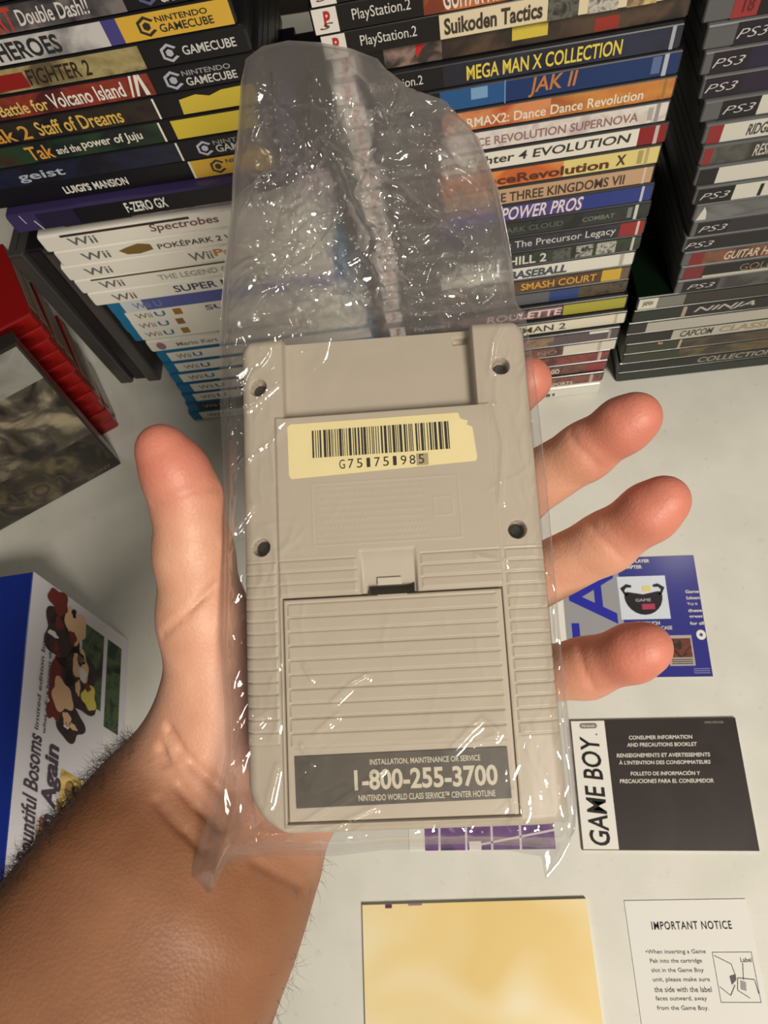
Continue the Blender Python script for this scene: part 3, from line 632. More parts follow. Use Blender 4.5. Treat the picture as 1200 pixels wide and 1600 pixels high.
for k, s in enumerate(('Game', 'Software', 'Try it', 'these', 'great', 'for all')):
    put_text(t, s, (0.1085, 0.0665 - k * 0.0052, z + 0.0003), EX, EY, 0.0105 if k != 2 else 0.008, 0.0026, wt, 0.02)
cc = [(0.1155 + 0.0036 * math.cos(a), 0.0325 + 0.0040 * math.sin(a), z + 0.0003) for a in [2 * math.pi * k / 20 for k in range(20)]]
t.poly(cc, P((226, 224, 214)))
t.poly([(0.1155 + (p[0] - 0.1155) * 0.35, 0.0325 + (p[1] - 0.0325) * 0.35, z + 0.0004) for p in cc], P((70, 72, 140)))
for k in range(3): rect(t, 0.106, 0.0025 + k * 0.0016, 0.1180, 0.0032 + k * 0.0016, z + 0.0003, P((130, 130, 180)))
t.build('printed_face', lf)

# purple leaflet mostly under the console
pv = sheet('leaflet', -0.0660, -0.0350, 0.108, 0.085, math.radians(1.2), 0.0008, P((222, 220, 210), 0.5), 'purple patterned leaflet peeking out below the bottom of the console', 'leaflet')
t = MB(); rect(t, 0.012, 0.0, 0.108, 0.085, 0.0010, art((84, 40, 112), (104, 56, 130), (66, 34, 92), 60))
for xs_ in (0.022, 0.042, 0.061, 0.082): t.poly([(xs_, 0.0, 0.0012), (xs_ + 0.0016, 0.0, 0.0012), (xs_ + 0.0046, 0.085, 0.0012), (xs_ + 0.0030, 0.085, 0.0012)], P((216, 206, 214)))
rect(t, 0.045, 0.0, 0.054, 0.006, 0.0013, P((224, 218, 216))); t.poly([(0.054, 0.003, 0.0012), (0.108, 0.012, 0.0012), (0.108, 0.0135, 0.0012), (0.054, 0.0045, 0.0012)], P((216, 206, 214)))
t.build('printed_face', pv)

# yellow booklet (plain cover) and the notice sheet
yb = sheet('booklet', -0.0955, -0.2010, 0.1610, 0.1300, math.radians(2.4), 0.0034, P((226, 220, 196), 0.5), 'plain yellow covered booklet at the bottom of the photo', 'booklet')
t = MB(); rect(t, 0.0, 0.0, 0.1610, 0.1300, 0.0036, art((228, 200, 130), (233, 214, 162), (236, 226, 192), 11, rough=0.4, coat=0.15, detail=1.0, lo=0.38, hi=0.66))
rect(t, 0.017, 0.1275, 0.022, 0.1300, 0.0038, P((92, 56, 96))); rect(t, 0.034, 0.1288, 0.044, 0.1300, 0.0038, P((150, 110, 130)))
t.build('cover', yb)
nt_ = sheet('notice_sheet', 0.0905, -0.2020, 0.0815, 0.1365, math.radians(1.8), 0.0006, pbr((224, 223, 218), 0.75, 0.0, 0.15), 'white notice sheet with black print in the bottom right corner', 'paper sheet')
t = MB(); z = 0.0008; rect(t, 0, 0, 0.0815, 0.1365, z, pbr((224, 223, 218), 0.75, 0.0, 0.15))
ink = pbr((62, 60, 58), 0.85, 0.0, 0.05)
put_text(t, 'IMPORTANT NOTICE', (0.0160, 0.1185, z + 0.0002), EX, EY, 0.0530, 0.0050, pbr((46, 44, 44), 0.85, 0.0, 0.05), 0.012, 0.0, 1.15)
for k, s in enumerate(('•When inserting a Game', 'Pak into the cartridge', 'slot in the Game Boy', 'unit, please make sure', 'the side with the label', 'faces outward, away', 'from the Game Boy.')):
    put_text(t, s, (0.0095 if k == 0 else 0.0115, 0.1035 - k * 0.0054, z + 0.0002), EX, EY, [0.0395, 0.034, 0.034, 0.037, 0.037, 0.033, 0.033][k], 0.0032, ink, 0.0)
for k, s in enumerate(('•If the screen remains', 'blank after inserting')):
    put_text(t, s, (0.0145, 0.0505 - k * 0.0054, z + 0.0002), EX, EY, 0.037, 0.0032, ink, 0.0)
def frame(x0, y0, x1, y1, w=0.0003):
    for a in ((x0, y0, x1, y0 + w), (x0, y1 - w, x1, y1), (x0, y0, x0 + w, y1), (x1 - w, y0, x1, y1)): rect(t, *a, z + 0.0002, ink)
frame(0.0530, 0.0760, 0.0785, 0.1050); frame(0.0600, 0.0250, 0.0790, 0.0530)
def line(x0, y0, x1, y1, w=0.0004):
    d = np.array([x1 - x0, y1 - y0]); d = d / np.linalg.norm(d) * w / 2; t.poly([(x0 + d[1], y0 - d[0], z + 0.00025), (x1 + d[1], y1 - d[0], z + 0.00025), (x1 - d[1], y1 + d[0], z + 0.00025), (x0 - d[1], y0 + d[0], z + 0.00025)], ink)
for a in ((0.054, 0.103, 0.064, 0.098), (0.064, 0.098, 0.0655, 0.091), (0.054, 0.085, 0.0600, 0.0800), (0.0600, 0.0800, 0.0640, 0.0860), (0.0665, 0.0900, 0.0770, 0.0890), (0.0770, 0.0890, 0.0780, 0.0810), (0.0650, 0.0830, 0.0665, 0.0900), (0.0650, 0.0830, 0.0720, 0.0785), (0.0715, 0.0985, 0.0700, 0.0890)): line(*a)
t.poly([(0.0620, 0.0860, z + 0.0003), (0.0655, 0.0890, z + 0.0003), (0.0655, 0.0920, z + 0.0003), (0.0615, 0.0910, z + 0.0003)], P((40, 38, 38)))
t.poly([(0.0672, 0.0835, z + 0.0003), (0.0705, 0.0825, z + 0.0003), (0.0712, 0.0875, z + 0.0003), (0.0680, 0.0885, z + 0.0003)], P((130, 128, 126)))
put_text(t, 'Label', (0.0705, 0.0990, z + 0.0003), EX, EY, 0.0070, 0.0026, ink, 0.0)
t.build('print', nt_)

# ------------------------------------------------------------------ handheld console
CR = np.array([[0.997391027992212, -0.021397738890843676, 0.06894399213127929], [0.035289754692812925, 0.9776857975558986, -0.2070872146493057], [-0.06297436378685944, 0.20897994647297088, 0.9758901636341021]])
CC_ = np.array([-0.026441988725966925, 0.06440738188328085, 0.38862930056689593])
CMAT = Matrix([list(CR[0]) + [CC_[0]], list(CR[1]) + [CC_[1]], list(CR[2]) + [CC_[2]], [0, 0, 0, 1]])
def cl(u, v, z=0.0):                                            # photo pixel -> console frame (mm), on its plane z (mm)
    d = ray(u, v); t_ = ((CC_ - CAM) @ CR[:, 2] + z / 1000) / (d @ CR[:, 2])
    return (CR.T @ (CAM + d * t_ - CC_)) * 1000
console = empty('handheld_console', mat=CMAT)
tag(console, 'beige handheld game console seen from its back, held in the hand inside a plastic bag', 'game console')
def plastic(c, rough=0.45, bump=0.08):
    m = bpy.data.materials.new('plastic'); m.use_nodes = True; b = m.node_tree.nodes['Principled BSDF']
    b.inputs['Base Color'].default_value = lin(c); b.inputs['Roughness'].default_value = rough
    return bumpy(m, 1500, bump, 0.0002)
BEIGE = plastic((186, 175, 157)); BEIGE2 = plastic((188, 177, 159))
def sstep(a, b, x): 
    t_ = np.clip((x - a) / (b - a), 0, 1); return t_ * t_ * (3 - 2 * t_)
def inbox(x, y, x0, y0, x1, y1, e=0.25):
    """1 inside a rectangle, soft edge e"""
    return sstep(-e, e, np.minimum(np.minimum(x - x0, x1 - x), np.minimum(y - y0, y1 - y)))
HW, HT, HB = 45.0, 75.0, -74.3
RAD = dict(tl=5.0, tr=5.0, br=6.0, bl=15.0)
def side_lim(y):
    xl = np.full_like(y, -HW); xr = np.full_like(y, HW)
    for key, sx, yc in (('tl', -1, HT - RAD['tl']), ('tr', 1, HT - RAD['tr'])):
        r = RAD[key]; m_ = y > yc; off = r - np.sqrt(np.maximum(r * r - (y - yc) ** 2, 0))
        if sx < 0: xl = np.where(m_, -HW + off, xl)
        else: xr = np.where(m_, HW - off, xr)
    for key, sx, yc in (('bl', -1, HB + RAD['bl']), ('br', 1, HB + RAD['br'])):
        r = RAD[key]; m_ = y < yc; off = r - np.sqrt(np.maximum(r * r - (yc - y) ** 2, 0))
        if sx < 0: xl = np.where(m_, -HW + off, xl)
        else: xr = np.where(m_, HW - off, xr)
    return xl, xr
SCREWS = [(-39.3, 58.6), (36.8, 59.7), (-39.3, 7.8), (37.6, 8.6)]
def groove(d, w, depth): return -depth * np.exp(-(d / w) ** 2)
def body_h(x, y):
    xl, xr = side_lim(y)
    d = np.minimum(np.minimum(x - xl, xr - x), np.minimum(HT - y, y - HB))
    h = np.zeros_like(x)
    re = 3.2
    dd = np.clip(re - d, 0, re); h -= re - np.sqrt(np.maximum(re * re - dd * dd, 0))
    # rails a little lower than the middle panel, rounded towards the sides
    pan = inbox(x, y, -33.9, -72.0, 32.0, 47.9, 0.5)
    h += -0.7 * (1 - pan)
    h -= 0.9 * sstep(0, 11, np.abs(x) - 34.0) * (np.abs(x) > 34)
    # cartridge slot, open at the top
    slot = inbox(x, y, -31.5, 47.9, 28.6, 90, 0.22); h = h * (1 - slot) + slot * (-7.0 - 0.6 * sstep(60, 75, y))
    # small notch by the slot's upper right corner
    h -= 2.2 * inbox(x, y, 23.0, 70.6, 28.2, 72.6, 0.25)
    # side ribs below the lower screws
    rib = ((np.abs(x + 0.9) > 34.2)).astype(float) * sstep(-50.0, -49.5, y) * sstep(3.9, 3.4, y)
    ph = (y + 49.6) / 3.52; fr = ph - np.floor(ph)
    saw = 0.30 - 0.75 * np.exp(-((np.minimum(fr, 1 - fr) * 3.52) / 0.26) ** 2) - 0.25 * (fr - 0.5)
    h += rib * saw
    # three long ribs each side of the latch
    for (x0, x1) in ((-33.6, -10.8), (8.7, 32.0)):
        rb = inbox(x, y, x0, -6.9, x1, 3.4, 0.3)
        h += rb * saw * 0.9
    # latch hollow: shallow rounded recess deepening to the slot above the door
    la = inbox(x, y, -9.4, -9.0, 7.0, 4.9, 0.5)
    h = h * (1 - la) + la * (-0.3 - 1.6 * sstep(4.8, -6.0, y))
    h -= 14.0 * inbox(x, y, -7.7, -8.6, 6.0, -5.3, 0.2)
    # door well
    h -= 3.4 * inbox(x, y, -33.2, -71.1, 31.85, -8.0, 0.12)
    # embossed rectangle with faint moulded lines of print
    ex, ey_ = np.abs(x + 1.0) - 22.1, np.abs(y - 16.6) - 9.4
    eb = np.maximum(ex, ey_); h += 0.10 * np.exp(-((eb) / 0.22) ** 2)
    pr_ = ((eb < -1.2) & (x < 11)).astype(float) * (0.05 * (np.sin(y * 3.1) > 0.2) * (np.sin(x * 5.3 + np.floor(y / 2.03) * 2.0) > -0.6))
    h += pr_
    em = np.maximum(np.abs(x - 16.3), np.abs(y - 17.0) * 1.0); h += 0.08 * np.exp(-((em - 2.7) / 0.22) ** 2)
    # screw wells
    for sx, sy in SCREWS:
        r = np.hypot(x - sx, y - sy); h -= 6.0 * sstep(2.75, 2.4, r)
    return h
def grid_sheet(x0, x1, y0, y1, step, hf, limits=None):
    nx = int((x1 - x0) / step) + 1; ny = int((y1 - y0) / step) + 1
    X_, Y_ = np.meshgrid(np.linspace(x0, x1, nx), np.linspace(y0, y1, ny))
    if limits is not None:
        a, b = limits(Y_); X_ = np.clip(X_, a, b)
    Z_ = hf(X_, Y_)
    return X_, Y_, Z_
def sheet_faces(nx, ny, flip=False):
    i = np.arange(nx * ny).reshape(ny, nx)
    f = np.stack([i[:-1, :-1], i[:-1, 1:], i[1:, 1:], i[1:, :-1]], -1).reshape(-1, 4)
    return f[:, ::-1] if flip else f
def fast_mesh(name, v, f, mats, parent=None, smooth=True, weld=0.0, angle=None):
    me = bpy.data.meshes.new(name); me.from_pydata([tuple(p) for p in v], [], [tuple(int(i) for i in q) for q in f])
    for m in mats: me.materials.append(m)
    if weld:
        bm = bmesh.new(); bm.from_mesh(me); bmesh.ops.remove_doubles(bm, verts=bm.verts, dist=weld); bmesh.ops.recalc_face_normals(bm, faces=bm.faces)
        bm.to_mesh(me); bm.free()
    me.polygons.foreach_set('use_smooth', [smooth] * len(me.polygons)); me.update()
    o = bpy.data.objects.new(name, me); COL.objects.link(o)
    if parent: o.parent = parent
    return o
def back_shell():
    X_, Y_, Z_ = grid_sheet(-HW, HW, HB, HT, 0.25, body_h, side_lim)
    ny, nx = X_.shape
    v = np.stack([X_, Y_, Z_], -1).reshape(-1, 3); f = [tuple(q) for q in sheet_faces(nx, ny)]
    idx = np.arange(nx * ny).reshape(ny, nx)
    loop = list(idx[0, :]) + list(idx[1:, -1]) + list(idx[-1, -2::-1]) + list(idx[-2:0:-1, 0])
    vv = [v]; base = len(v); L = len(loop); prev = loop
    for zz, ins in ((-15.8, 0.0), (-16.0, 0.25), (-16.4, 0.25), (-16.6, 0.0), (-29.0, 0.3), (-31.0, 1.2), (-32.0, 3.0)):
        ring = v[loop].copy(); c = np.array([0, 0.35]); 
        d_ = ring[:, :2] - c; s = 1 - ins / 45.0
        ring[:, :2] = c + d_ * s; ring[:, 2] = zz
        vv.append(ring); cur = list(range(base, base + L)); base += L
        for k in range(L): f.append((prev[k], cur[k], cur[(k + 1) % L], prev[(k + 1) % L]))
        prev = cur
    f.append(tuple(prev[::-1]))
    V = np.concatenate(vv) / 1000
    return V, f
V, F = back_shell()
fast_mesh('back_shell', V, F, [BEIGE], console, weld=1e-6)
# battery door with ribs
def door_h(x, y):
    h = np.zeros_like(x)
    d = np.minimum(np.minimum(x + 32.75, 31.4 - x), np.minimum(y + 70.6, -8.5 - y)); re = 0.5
    dd = np.clip(re - d, 0, re); h -= re - np.sqrt(np.maximum(re * re - dd * dd, 0))
    rb = inbox(x, y, -31.4, -50.6, 29.6, -9.6, 0.3)
    ph = (y + 50.6) / 4.1; fr = ph - np.floor(ph)
    h += rb * (0.30 - 0.80 * np.exp(-((np.minimum(fr, 1 - fr) * 4.1) / 0.28) ** 2) - 0.3 * (fr - 0.5))
    return h
X_, Y_, Z_ = grid_sheet(-32.75, 31.4, -70.6, -8.5, 0.22, door_h); ny, nx = X_.shape
v = np.stack([X_, Y_, Z_], -1).reshape(-1, 3); f = [tuple(q) for q in sheet_faces(nx, ny)]
idx = np.arange(nx * ny).reshape(ny, nx); loop = list(idx[0, :]) + list(idx[1:, -1]) + list(idx[-1, -2::-1]) + list(idx[-2:0:-1, 0])
low = v[loop].copy(); low[:, 2] = -2.2; L = len(loop); n0 = len(v)
for k in range(L): f.append((loop[k], n0 + k, n0 + (k + 1) % L, loop[(k + 1) % L]))
door = fast_mesh('battery_door', np.concatenate([v, low]) / 1000, f, [BEIGE2], console)
# latch tab of the door
lt = MB(); lt.box((-0.0048, -0.0088, -0.0024), (0.0040, -0.0084, 0.0000), BEIGE2); lt.box((-0.0046, -0.0056, -0.0030), (0.0026, -0.0034, -0.0006), plastic((206, 198, 180), 0.3))
lt.build('latch', door, bevel=0.0003)
# screws
smat = pbr((60, 57, 54), 0.4); smat.node_tree.nodes['Principled BSDF'].inputs['Metallic'].default_value = 0.6
for sx, sy in SCREWS:
    mb = MB(); n = 24; top = []
    r0, zt_, zb = 0.0021, -0.0050, -0.0062
    ring = [(sx / 1000 + r0 * math.cos(2 * math.pi * k / n), sy / 1000 + r0 * math.sin(2 * math.pi * k / n)) for k in range(n)]
    inner = [(sx / 1000 + r0 * 0.62 * math.cos(2 * math.pi * k / n), sy / 1000 + r0 * 0.62 * math.sin(2 * math.pi * k / n)) for k in range(n)]
    V_ = [(a, b, zb) for a, b in ring] + [(a, b, zt_ - 0.0005) for a, b in ring] + [(a, b, zt_) for a, b in inner]
    F_ = [(k, (k + 1) % n, n + (k + 1) % n, n + k) for k in range(n)] + [(n + k, n + (k + 1) % n, 2 * n + (k + 1) % n, 2 * n + k) for k in range(n)] + [tuple(range(2 * n, 3 * n))]
    mb.add(V_, F_, smat)
    dk = pbr((20, 19, 18), 0.6); w = 0.00035
    for k in range(3):                                          # three-winged recess
        a = math.radians(90 + 120 * k + 17 * sx); ca, sa = math.cos(a), math.sin(a)
        mb.poly([(sx / 1000 - sa * w, sy / 1000 + ca * w, zt_ + 0.00004), (sx / 1000 + sa * w, sy / 1000 - ca * w, zt_ + 0.00004), (sx / 1000 + ca * 0.0012 + sa * w, sy / 1000 + sa * 0.0012 - ca * w, zt_ + 0.00004), (sx / 1000 + ca * 0.0012 - sa * w, sy / 1000 + sa * 0.0012 + ca * w, zt_ + 0.00004)], dk)
    mb.build('screw', console)
# serial sticker
st = MB(); sz = 0.00012
outline = [(-29.2, 28.0), (26.8, 29.9), (27.4, 31.0), (26.6, 40.6), (25.0, 41.4), (25.4, 42.6), (23.2, 43.4), (22.6, 45.4), (-29.0, 45.4), (-30.1, 44.6), (-30.0, 29.2)]
st.poly([(a / 1000, b / 1000, sz) for a, b in outline], P((236, 222, 168), 0.5, 0.1))
rg = np.random.default_rng(5); xx = -22.4; kk2 = P((38, 35, 30), 0.5, 0.0)
for gi in range(12):
    gw = 42.4 / 12; x0 = -22.5 + gi * gw; x = x0
    while x < x0 + gw - 0.55:
        w = rg.choice([0.28, 0.28, 0.55, 0.8]); w = min(w, x0 + gw - 0.45 - x)
        st.poly([(x / 1000, 34.2e-3, sz + 5e-5), ((x + w) / 1000, 34.2e-3, sz + 5e-5), ((x + w) / 1000, 42.9e-3, sz + 5e-5), (x / 1000, 42.9e-3, sz + 5e-5)], kk2)
        x += w + rg.choice([0.2, 0.3, 0.45])
rect(st, 0.0091, 0.0297, 0.0127, 0.0334, sz + 4e-5, P((170, 160, 124), 0.5))
for k, ch in enumerate('G751751985'):
    cw = 2.68; wch = 1.75 if ch != '1' else 1.1
    put_text(st, ch, ((-14.4 + k * cw + (1.75 - wch) / 2) / 1000, 0.0302, sz + 8e-5), EX, EY, wch / 1000, 0.0029, kk2, 0.0)
st.build('serial_sticker', console, )
# hotline plate on the door
lb = MB(); hz = 0.00045
lb.poly([(a / 1000, b / 1000, hz) for a, b in ((-30.4, -66.8), (29.6, -66.2), (29.4, -52.6), (-30.6, -52.9))], art((92, 86, 78), (98, 92, 84), (84, 78, 72), 80, rough=0.3, coat=0.2))
lc = P((206, 198, 176), 0.4, 0.1)
put_text(lb, 'INSTALLATION, MAINTENANCE OR SERVICE', (-0.0092, -0.0562, hz + 6e-5), EX, EY, 0.0310, 0.0018, lc, 0.03)
put_text(lb, '1-800-255-3700', (-0.0138, -0.0627, hz + 6e-5), EX, EY, 0.0400, 0.0056, lc, 0.028)
put_text(lb, 'NINTENDO WORLD CLASS SERVICE™ CENTER HOTLINE', (-0.0128, -0.0655, hz + 6e-5), EX, EY, 0.0380, 0.0017, lc, 0.03)
lb.build('hotline_plate', door)

# ------------------------------------------------------------------ the hand and forearm: one continuous skin
def hpt(u, v, d): return deep(u, v, d)
PR = []                                                          # round cones: (a, ra, b, rb, blend, tag)
def chain(pts, k, tg):
    for (p, q_) in zip(pts[:-1], pts[1:]): PR.append((hpt(*p[:3]), p[3] / 1000, hpt(*q_[:3]), q_[3] / 1000, k, tg))
#      u, v, distance, radius mm
chain([(320, 1225, 0.256, 20), (430, 1040, 0.268, 17), (560, 800, 0.268, 13), (690, 692, 0.267, 10.2), (781, 630, 0.267, 9.6), (824, 595, 0.262, 8.9)], 0.004, 'index')
chain([(360, 1235, 0.258, 19), (520, 1010, 0.272, 16), (640, 860, 0.270, 13), (800, 776, 0.265, 12.0), (915, 705, 0.241, 9.5), (975, 664, 0.230, 8.7), (996, 651, 0.227, 7.7)], 0.004, 'middle')
chain([(395, 1250, 0.258, 19), (560, 1070, 0.272, 16), (680, 960, 0.269, 12.5), (800, 922, 0.263, 11.8), (946, 848, 0.240, 9.9), (1015, 800, 0.227, 9.0), (1039, 782, 0.224, 7.9)], 0.004, 'ring')
chain([(425, 1270, 0.256, 19), (570, 1150, 0.268, 16), (690, 1062, 0.262, 12), (800, 1060, 0.253, 10.0), (915, 1044, 0.233, 9.4), (990, 1020, 0.219, 8.5), (1012, 1012, 0.216, 7.4)], 0.004, 'pinky')
chain([(345, 1185, 0.252, 20), (340, 1085, 0.246, 17.2), (318, 965, 0.2395, 14.6), (303, 865, 0.2345, 12.3), (292, 780, 0.2300, 10.9), (272, 735, 0.2265, 9.9), (252, 702, 0.2240, 8.0)], 0.005, 'thumb')
chain([(350, 1120, 0.255, 19), (470, 1010, 0.272, 16)], 0.012, 'palm')
chain([(430, 1180, 0.262, 18), (600, 960, 0.274, 14)], 0.010, 'palm')
# wrist and forearm as two cones side by side (oval section)
def arm(u, v, d, r, off, k=0.014):
    return (u - 0.87 * off, v - 0.49 * off, d, r), (u + 0.87 * off, v + 0.49 * off, d, r)
secs = [arm(352, 1235, 0.258, 23, 50), arm(322, 1300, 0.250, 25.5, 62), arm(250, 1428, 0.232, 29, 66), arm(150, 1604, 0.217, 33, 72), arm(30, 1810, 0.208, 36, 74)]
for s_, e_ in zip(secs[:-1], secs[1:]):
    for k in (0, 1): chain([s_[k], e_[k]], 0.016, 'arm')
    mids = tuple((a + b) / 2 for a, b in zip(s_[0], s_[1])), tuple((a + b) / 2 for a, b in zip(e_[0], e_[1]))
    chain([mids[0], mids[1]], 0.016, 'arm')
CUTS = []                                                        # creases: thin capsules carved out of the skin
def crease(pts, r, depth):
    for p, q_ in zip(pts[:-1], pts[1:]): CUTS.append((hpt(*p), hpt(*q_), r / 1000, depth / 1000))
STEP = 0.0011
allp = np.array([p for c in PR for p in (c[0], c[2])]); 
glo = allp.min(0) - 0.05; ghi = allp.max(0) + 0.045
glo[2] = max(glo[2], 0.26); 
gx, gy, gz = [np.arange(glo[i], ghi[i], STEP, dtype=np.float32) for i in range(3)]
def cone_d(P_, a, ra, b, rb):
    ab = b - a; L2 = float(ab @ ab); t_ = np.clip(((P_ - a.astype(np.float32)) @ ab.astype(np.float32)) / L2, 0, 1)
    q_ = P_ - a.astype(np.float32) - t_[..., None] * ab.astype(np.float32)
    return np.sqrt((q_ * q_).sum(-1)) - (ra + (rb - ra) * t_)
def smin(a, b, k):
    h = np.clip(k - np.abs(a - b), 0, None) / k
    return np.minimum(a, b) - h * h * k * 0.25
FIELD = np.full((len(gx), len(gy), len(gz)), 0.06, np.float32)
def apply(fn, lo, hi, pad):
    i0 = [max(0, int((lo[i] - pad - glo[i]) / STEP)) for i in range(3)]; i1 = [min(FIELD.shape[i], int((hi[i] + pad - glo[i]) / STEP) + 2) for i in range(3)]
    sl = tuple(slice(a, b) for a, b in zip(i0, i1))
    G = np.stack(np.meshgrid(gx[sl[0]], gy[sl[1]], gz[sl[2]], indexing='ij'), -1)
    FIELD[sl] = fn(FIELD[sl], G)
fams = {}
for c in PR: fams.setdefault(c[5], []).append(c)
parts_f = {}
base_field = FIELD.copy()
for tg in ('arm', 'palm', 'thumb', 'index', 'middle', 'ring', 'pinky'):
    FIELD = np.full_like(base_field, 0.06)
    for (a, ra, b, rb, k, _) in fams[tg]:
        apply(lambda F_, G, a=a, ra=ra, b=b, rb=rb, k=k: smin(F_, cone_d(G, a, ra, b, rb), k), np.minimum(a, b), np.maximum(a, b), max(ra, rb) + 0.022)
    base_field = smin(base_field, FIELD, {'arm': 0.001, 'palm': 0.02, 'thumb': 0.012, 'index': 0.012, 'middle': 0.0075, 'ring': 0.0075, 'pinky': 0.0075}[tg])
FIELD = base_field
def on_skin(u, v):                                               # where the ray through a pixel meets the skin
    for t_ in np.arange(0.14, 0.32, 0.0006):
        p = hpt(u, v, t_); i = ((p - glo) / STEP).round().astype(int)
        if (i >= 0).all() and (i < FIELD.shape).all() and FIELD[tuple(i)] < 0: return p
    return None
def skin_crease(px, r, depth):
    px = np.array(px, float); k_ = np.arange(len(px)); kk_ = np.linspace(0, len(px) - 1, len(px) * 4)
    sm = np.stack([np.interp(kk_, k_, px[:, c]) for c in (0, 1)], -1)
    for _ in range(4): sm[1:-1] = (sm[:-2] + 2 * sm[1:-1] + sm[2:]) / 4
    P_ = [on_skin(*q_) for q_ in sm]
    for a, b in zip(P_[:-1], P_[1:]):
        if a is not None and b is not None and np.linalg.norm(a - b) < 0.03: CUTS.append((a, b, r / 1000, depth / 1000))
skin_crease([(891, 676), (900, 694), (914, 706), (935, 730)], 1.0, 0.65)
skin_crease([(920, 812), (930, 832), (948, 848), (972, 872)], 1.0, 0.65)
skin_crease([(905, 1000), (908, 1025), (914, 1048), (928, 1075)], 1.0, 0.65)
skin_crease([(239, 786), (262, 779), (290, 768), (318, 762), (338, 762)], 1.1, 0.65)
skin_crease([(306, 868), (322, 860), (338, 850)], 1.0, 0.6)
skin_crease([(254, 992), (275, 974), (300, 950), (338, 912)], 1.0, 1.2)
skin_crease([(264, 1140), (280, 1172), (302, 1196), (332, 1220), (352, 1240)], 1.5, 2.6)
skin_crease([(252, 1172), (262, 1200), (282, 1232), (318, 1270), (345, 1292)], 1.5, 2.6)
skin_crease([(246, 1252), (266, 1280), (292, 1304), (318, 1330)], 1.4, 1.3)
skin_crease([(395, 1345), (430, 1365), (470, 1385)], 1.5, 0.8)
CUTF = np.zeros_like(FIELD); SKINF = FIELD                           # carve each point of a crease only once, however its pieces overlap
FIELD = CUTF
for (a, b, r, dep) in CUTS:
    apply(lambda F_, G, a=a, b=b, r=r, dep=dep: np.maximum(F_, dep * np.exp(-(np.clip(cone_d(G, a, 0.0, b, 0.0), 0, None) / r) ** 2)), np.minimum(a, b), np.maximum(a, b), r * 3)
FIELD = SKINF + CUTF
def surface_nets(Fd):
    s = Fd < 0
    nx, ny, nz = Fd.shape
    c = np.zeros((nx - 1, ny - 1, nz - 1), np.int8)
    for dx in (0, 1):
        for dy in (0, 1):
            for dz in (0, 1): c += s[dx:nx - 1 + dx, dy:ny - 1 + dy, dz:nz - 1 + dz]
    act = (c > 0) & (c < 8); ids = np.argwhere(act)
    num = np.full(act.shape, -1, np.int64); num[act] = np.arange(len(ids))
    acc = np.zeros((len(ids), 3)); cnt = np.zeros(len(ids))
    corners = [(dx, dy, dz) for dx in (0, 1) for dy in (0, 1) for dz in (0, 1)]
    for i in range(8):
        for j in range(i + 1, 8):
            a, b = np.array(corners[i]), np.array(corners[j])
            if np.abs(a - b).sum() != 1: continue
            fa_ = Fd[tuple((ids + a).T)]; fb_ = Fd[tuple((ids + b).T)]
            m_ = (fa_ < 0) != (fb_ < 0); t_ = np.where(m_, fa_ / np.where(m_, fa_ - fb_, 1), 0)
            acc += m_[:, None] * (a + t_[:, None] * (b - a)); cnt += m_
    vv = ids + acc / cnt[:, None]
    faces = []
    for ax in range(3):
        a1, a2 = (ax + 1) % 3, (ax + 2) % 3
        e0 = np.take(s, np.arange(Fd.shape[ax] - 1), ax); e1 = np.take(s, np.arange(1, Fd.shape[ax]), ax)
        for sign in (True, False):
            ed_ = np.argwhere((e0 & ~e1) if sign else (~e0 & e1))
            ok = (ed_[:, a1] > 0) & (ed_[:, a2] > 0) & (ed_[:, a1] < Fd.shape[a1] - 1) & (ed_[:, a2] < Fd.shape[a2] - 1)
            ed_ = ed_[ok]; o1 = np.zeros(3, int); o1[a1] = 1; o2 = np.zeros(3, int); o2[a2] = 1
            q_ = [num[tuple((ed_ - o).T)] for o in (0 * o1, o1, o1 + o2, o2)]
            q_ = np.stack(q_ if sign else q_[::-1], -1)
            faces.append(q_[(q_ >= 0).all(1)])
    return vv, np.concatenate(faces)
hv, hf = surface_nets(FIELD)
hv = hv * STEP + glo
# light smoothing that keeps the volume
def laplace(vv, ff, it, lam):
    e = np.concatenate([ff[:, [0, 1]], ff[:, [1, 2]], ff[:, [2, 3]], ff[:, [3, 0]]]); e = np.concatenate([e, e[:, ::-1]])
    deg = np.bincount(e[:, 0], minlength=len(vv))[:, None].clip(1)
    for i in range(it):
        for l in (lam, -lam * 1.02):
            s_ = np.stack([np.bincount(e[:, 0], vv[e[:, 1], k], minlength=len(vv)) for k in range(3)], -1) / deg
            vv = vv + l * (s_ - vv)
    return vv
hv = laplace(hv, hf, 3, 0.5)
skin = bpy.data.materials.new('skin'); skin.use_nodes = True
sn = skin.node_tree; sb = sn.nodes['Principled BSDF']
at_ = sn.nodes.new('ShaderNodeAttribute'); at_.attribute_name = 'skin_tone'
tcs = sn.nodes.new('ShaderNodeTexCoord'); n1 = sn.nodes.new('ShaderNodeTexNoise'); n1.inputs['Scale'].default_value = 70; n1.inputs['Detail'].default_value = 5
r1 = sn.nodes.new('ShaderNodeValToRGB'); r1.color_ramp.elements[0].position = 0.3; r1.color_ramp.elements[0].color = (0.80, 0.72, 0.70, 1); r1.color_ramp.elements[1].position = 0.7; r1.color_ramp.elements[1].color = (1, 1, 1, 1)
mm_ = sn.nodes.new('ShaderNodeMix'); mm_.data_type = 'RGBA'; mm_.blend_type = 'MULTIPLY'; mm_.inputs[0].default_value = 0.7
sn.links.new(tcs.outputs['Object'], n1.inputs['Vector']); sn.links.new(n1.outputs['Fac'], r1.inputs[0])
sn.links.new(at_.outputs['Color'], mm_.inputs[6]); sn.links.new(r1.outputs[0], mm_.inputs[7]); sn.links.new(mm_.outputs[2], sb.inputs['Base Color'])
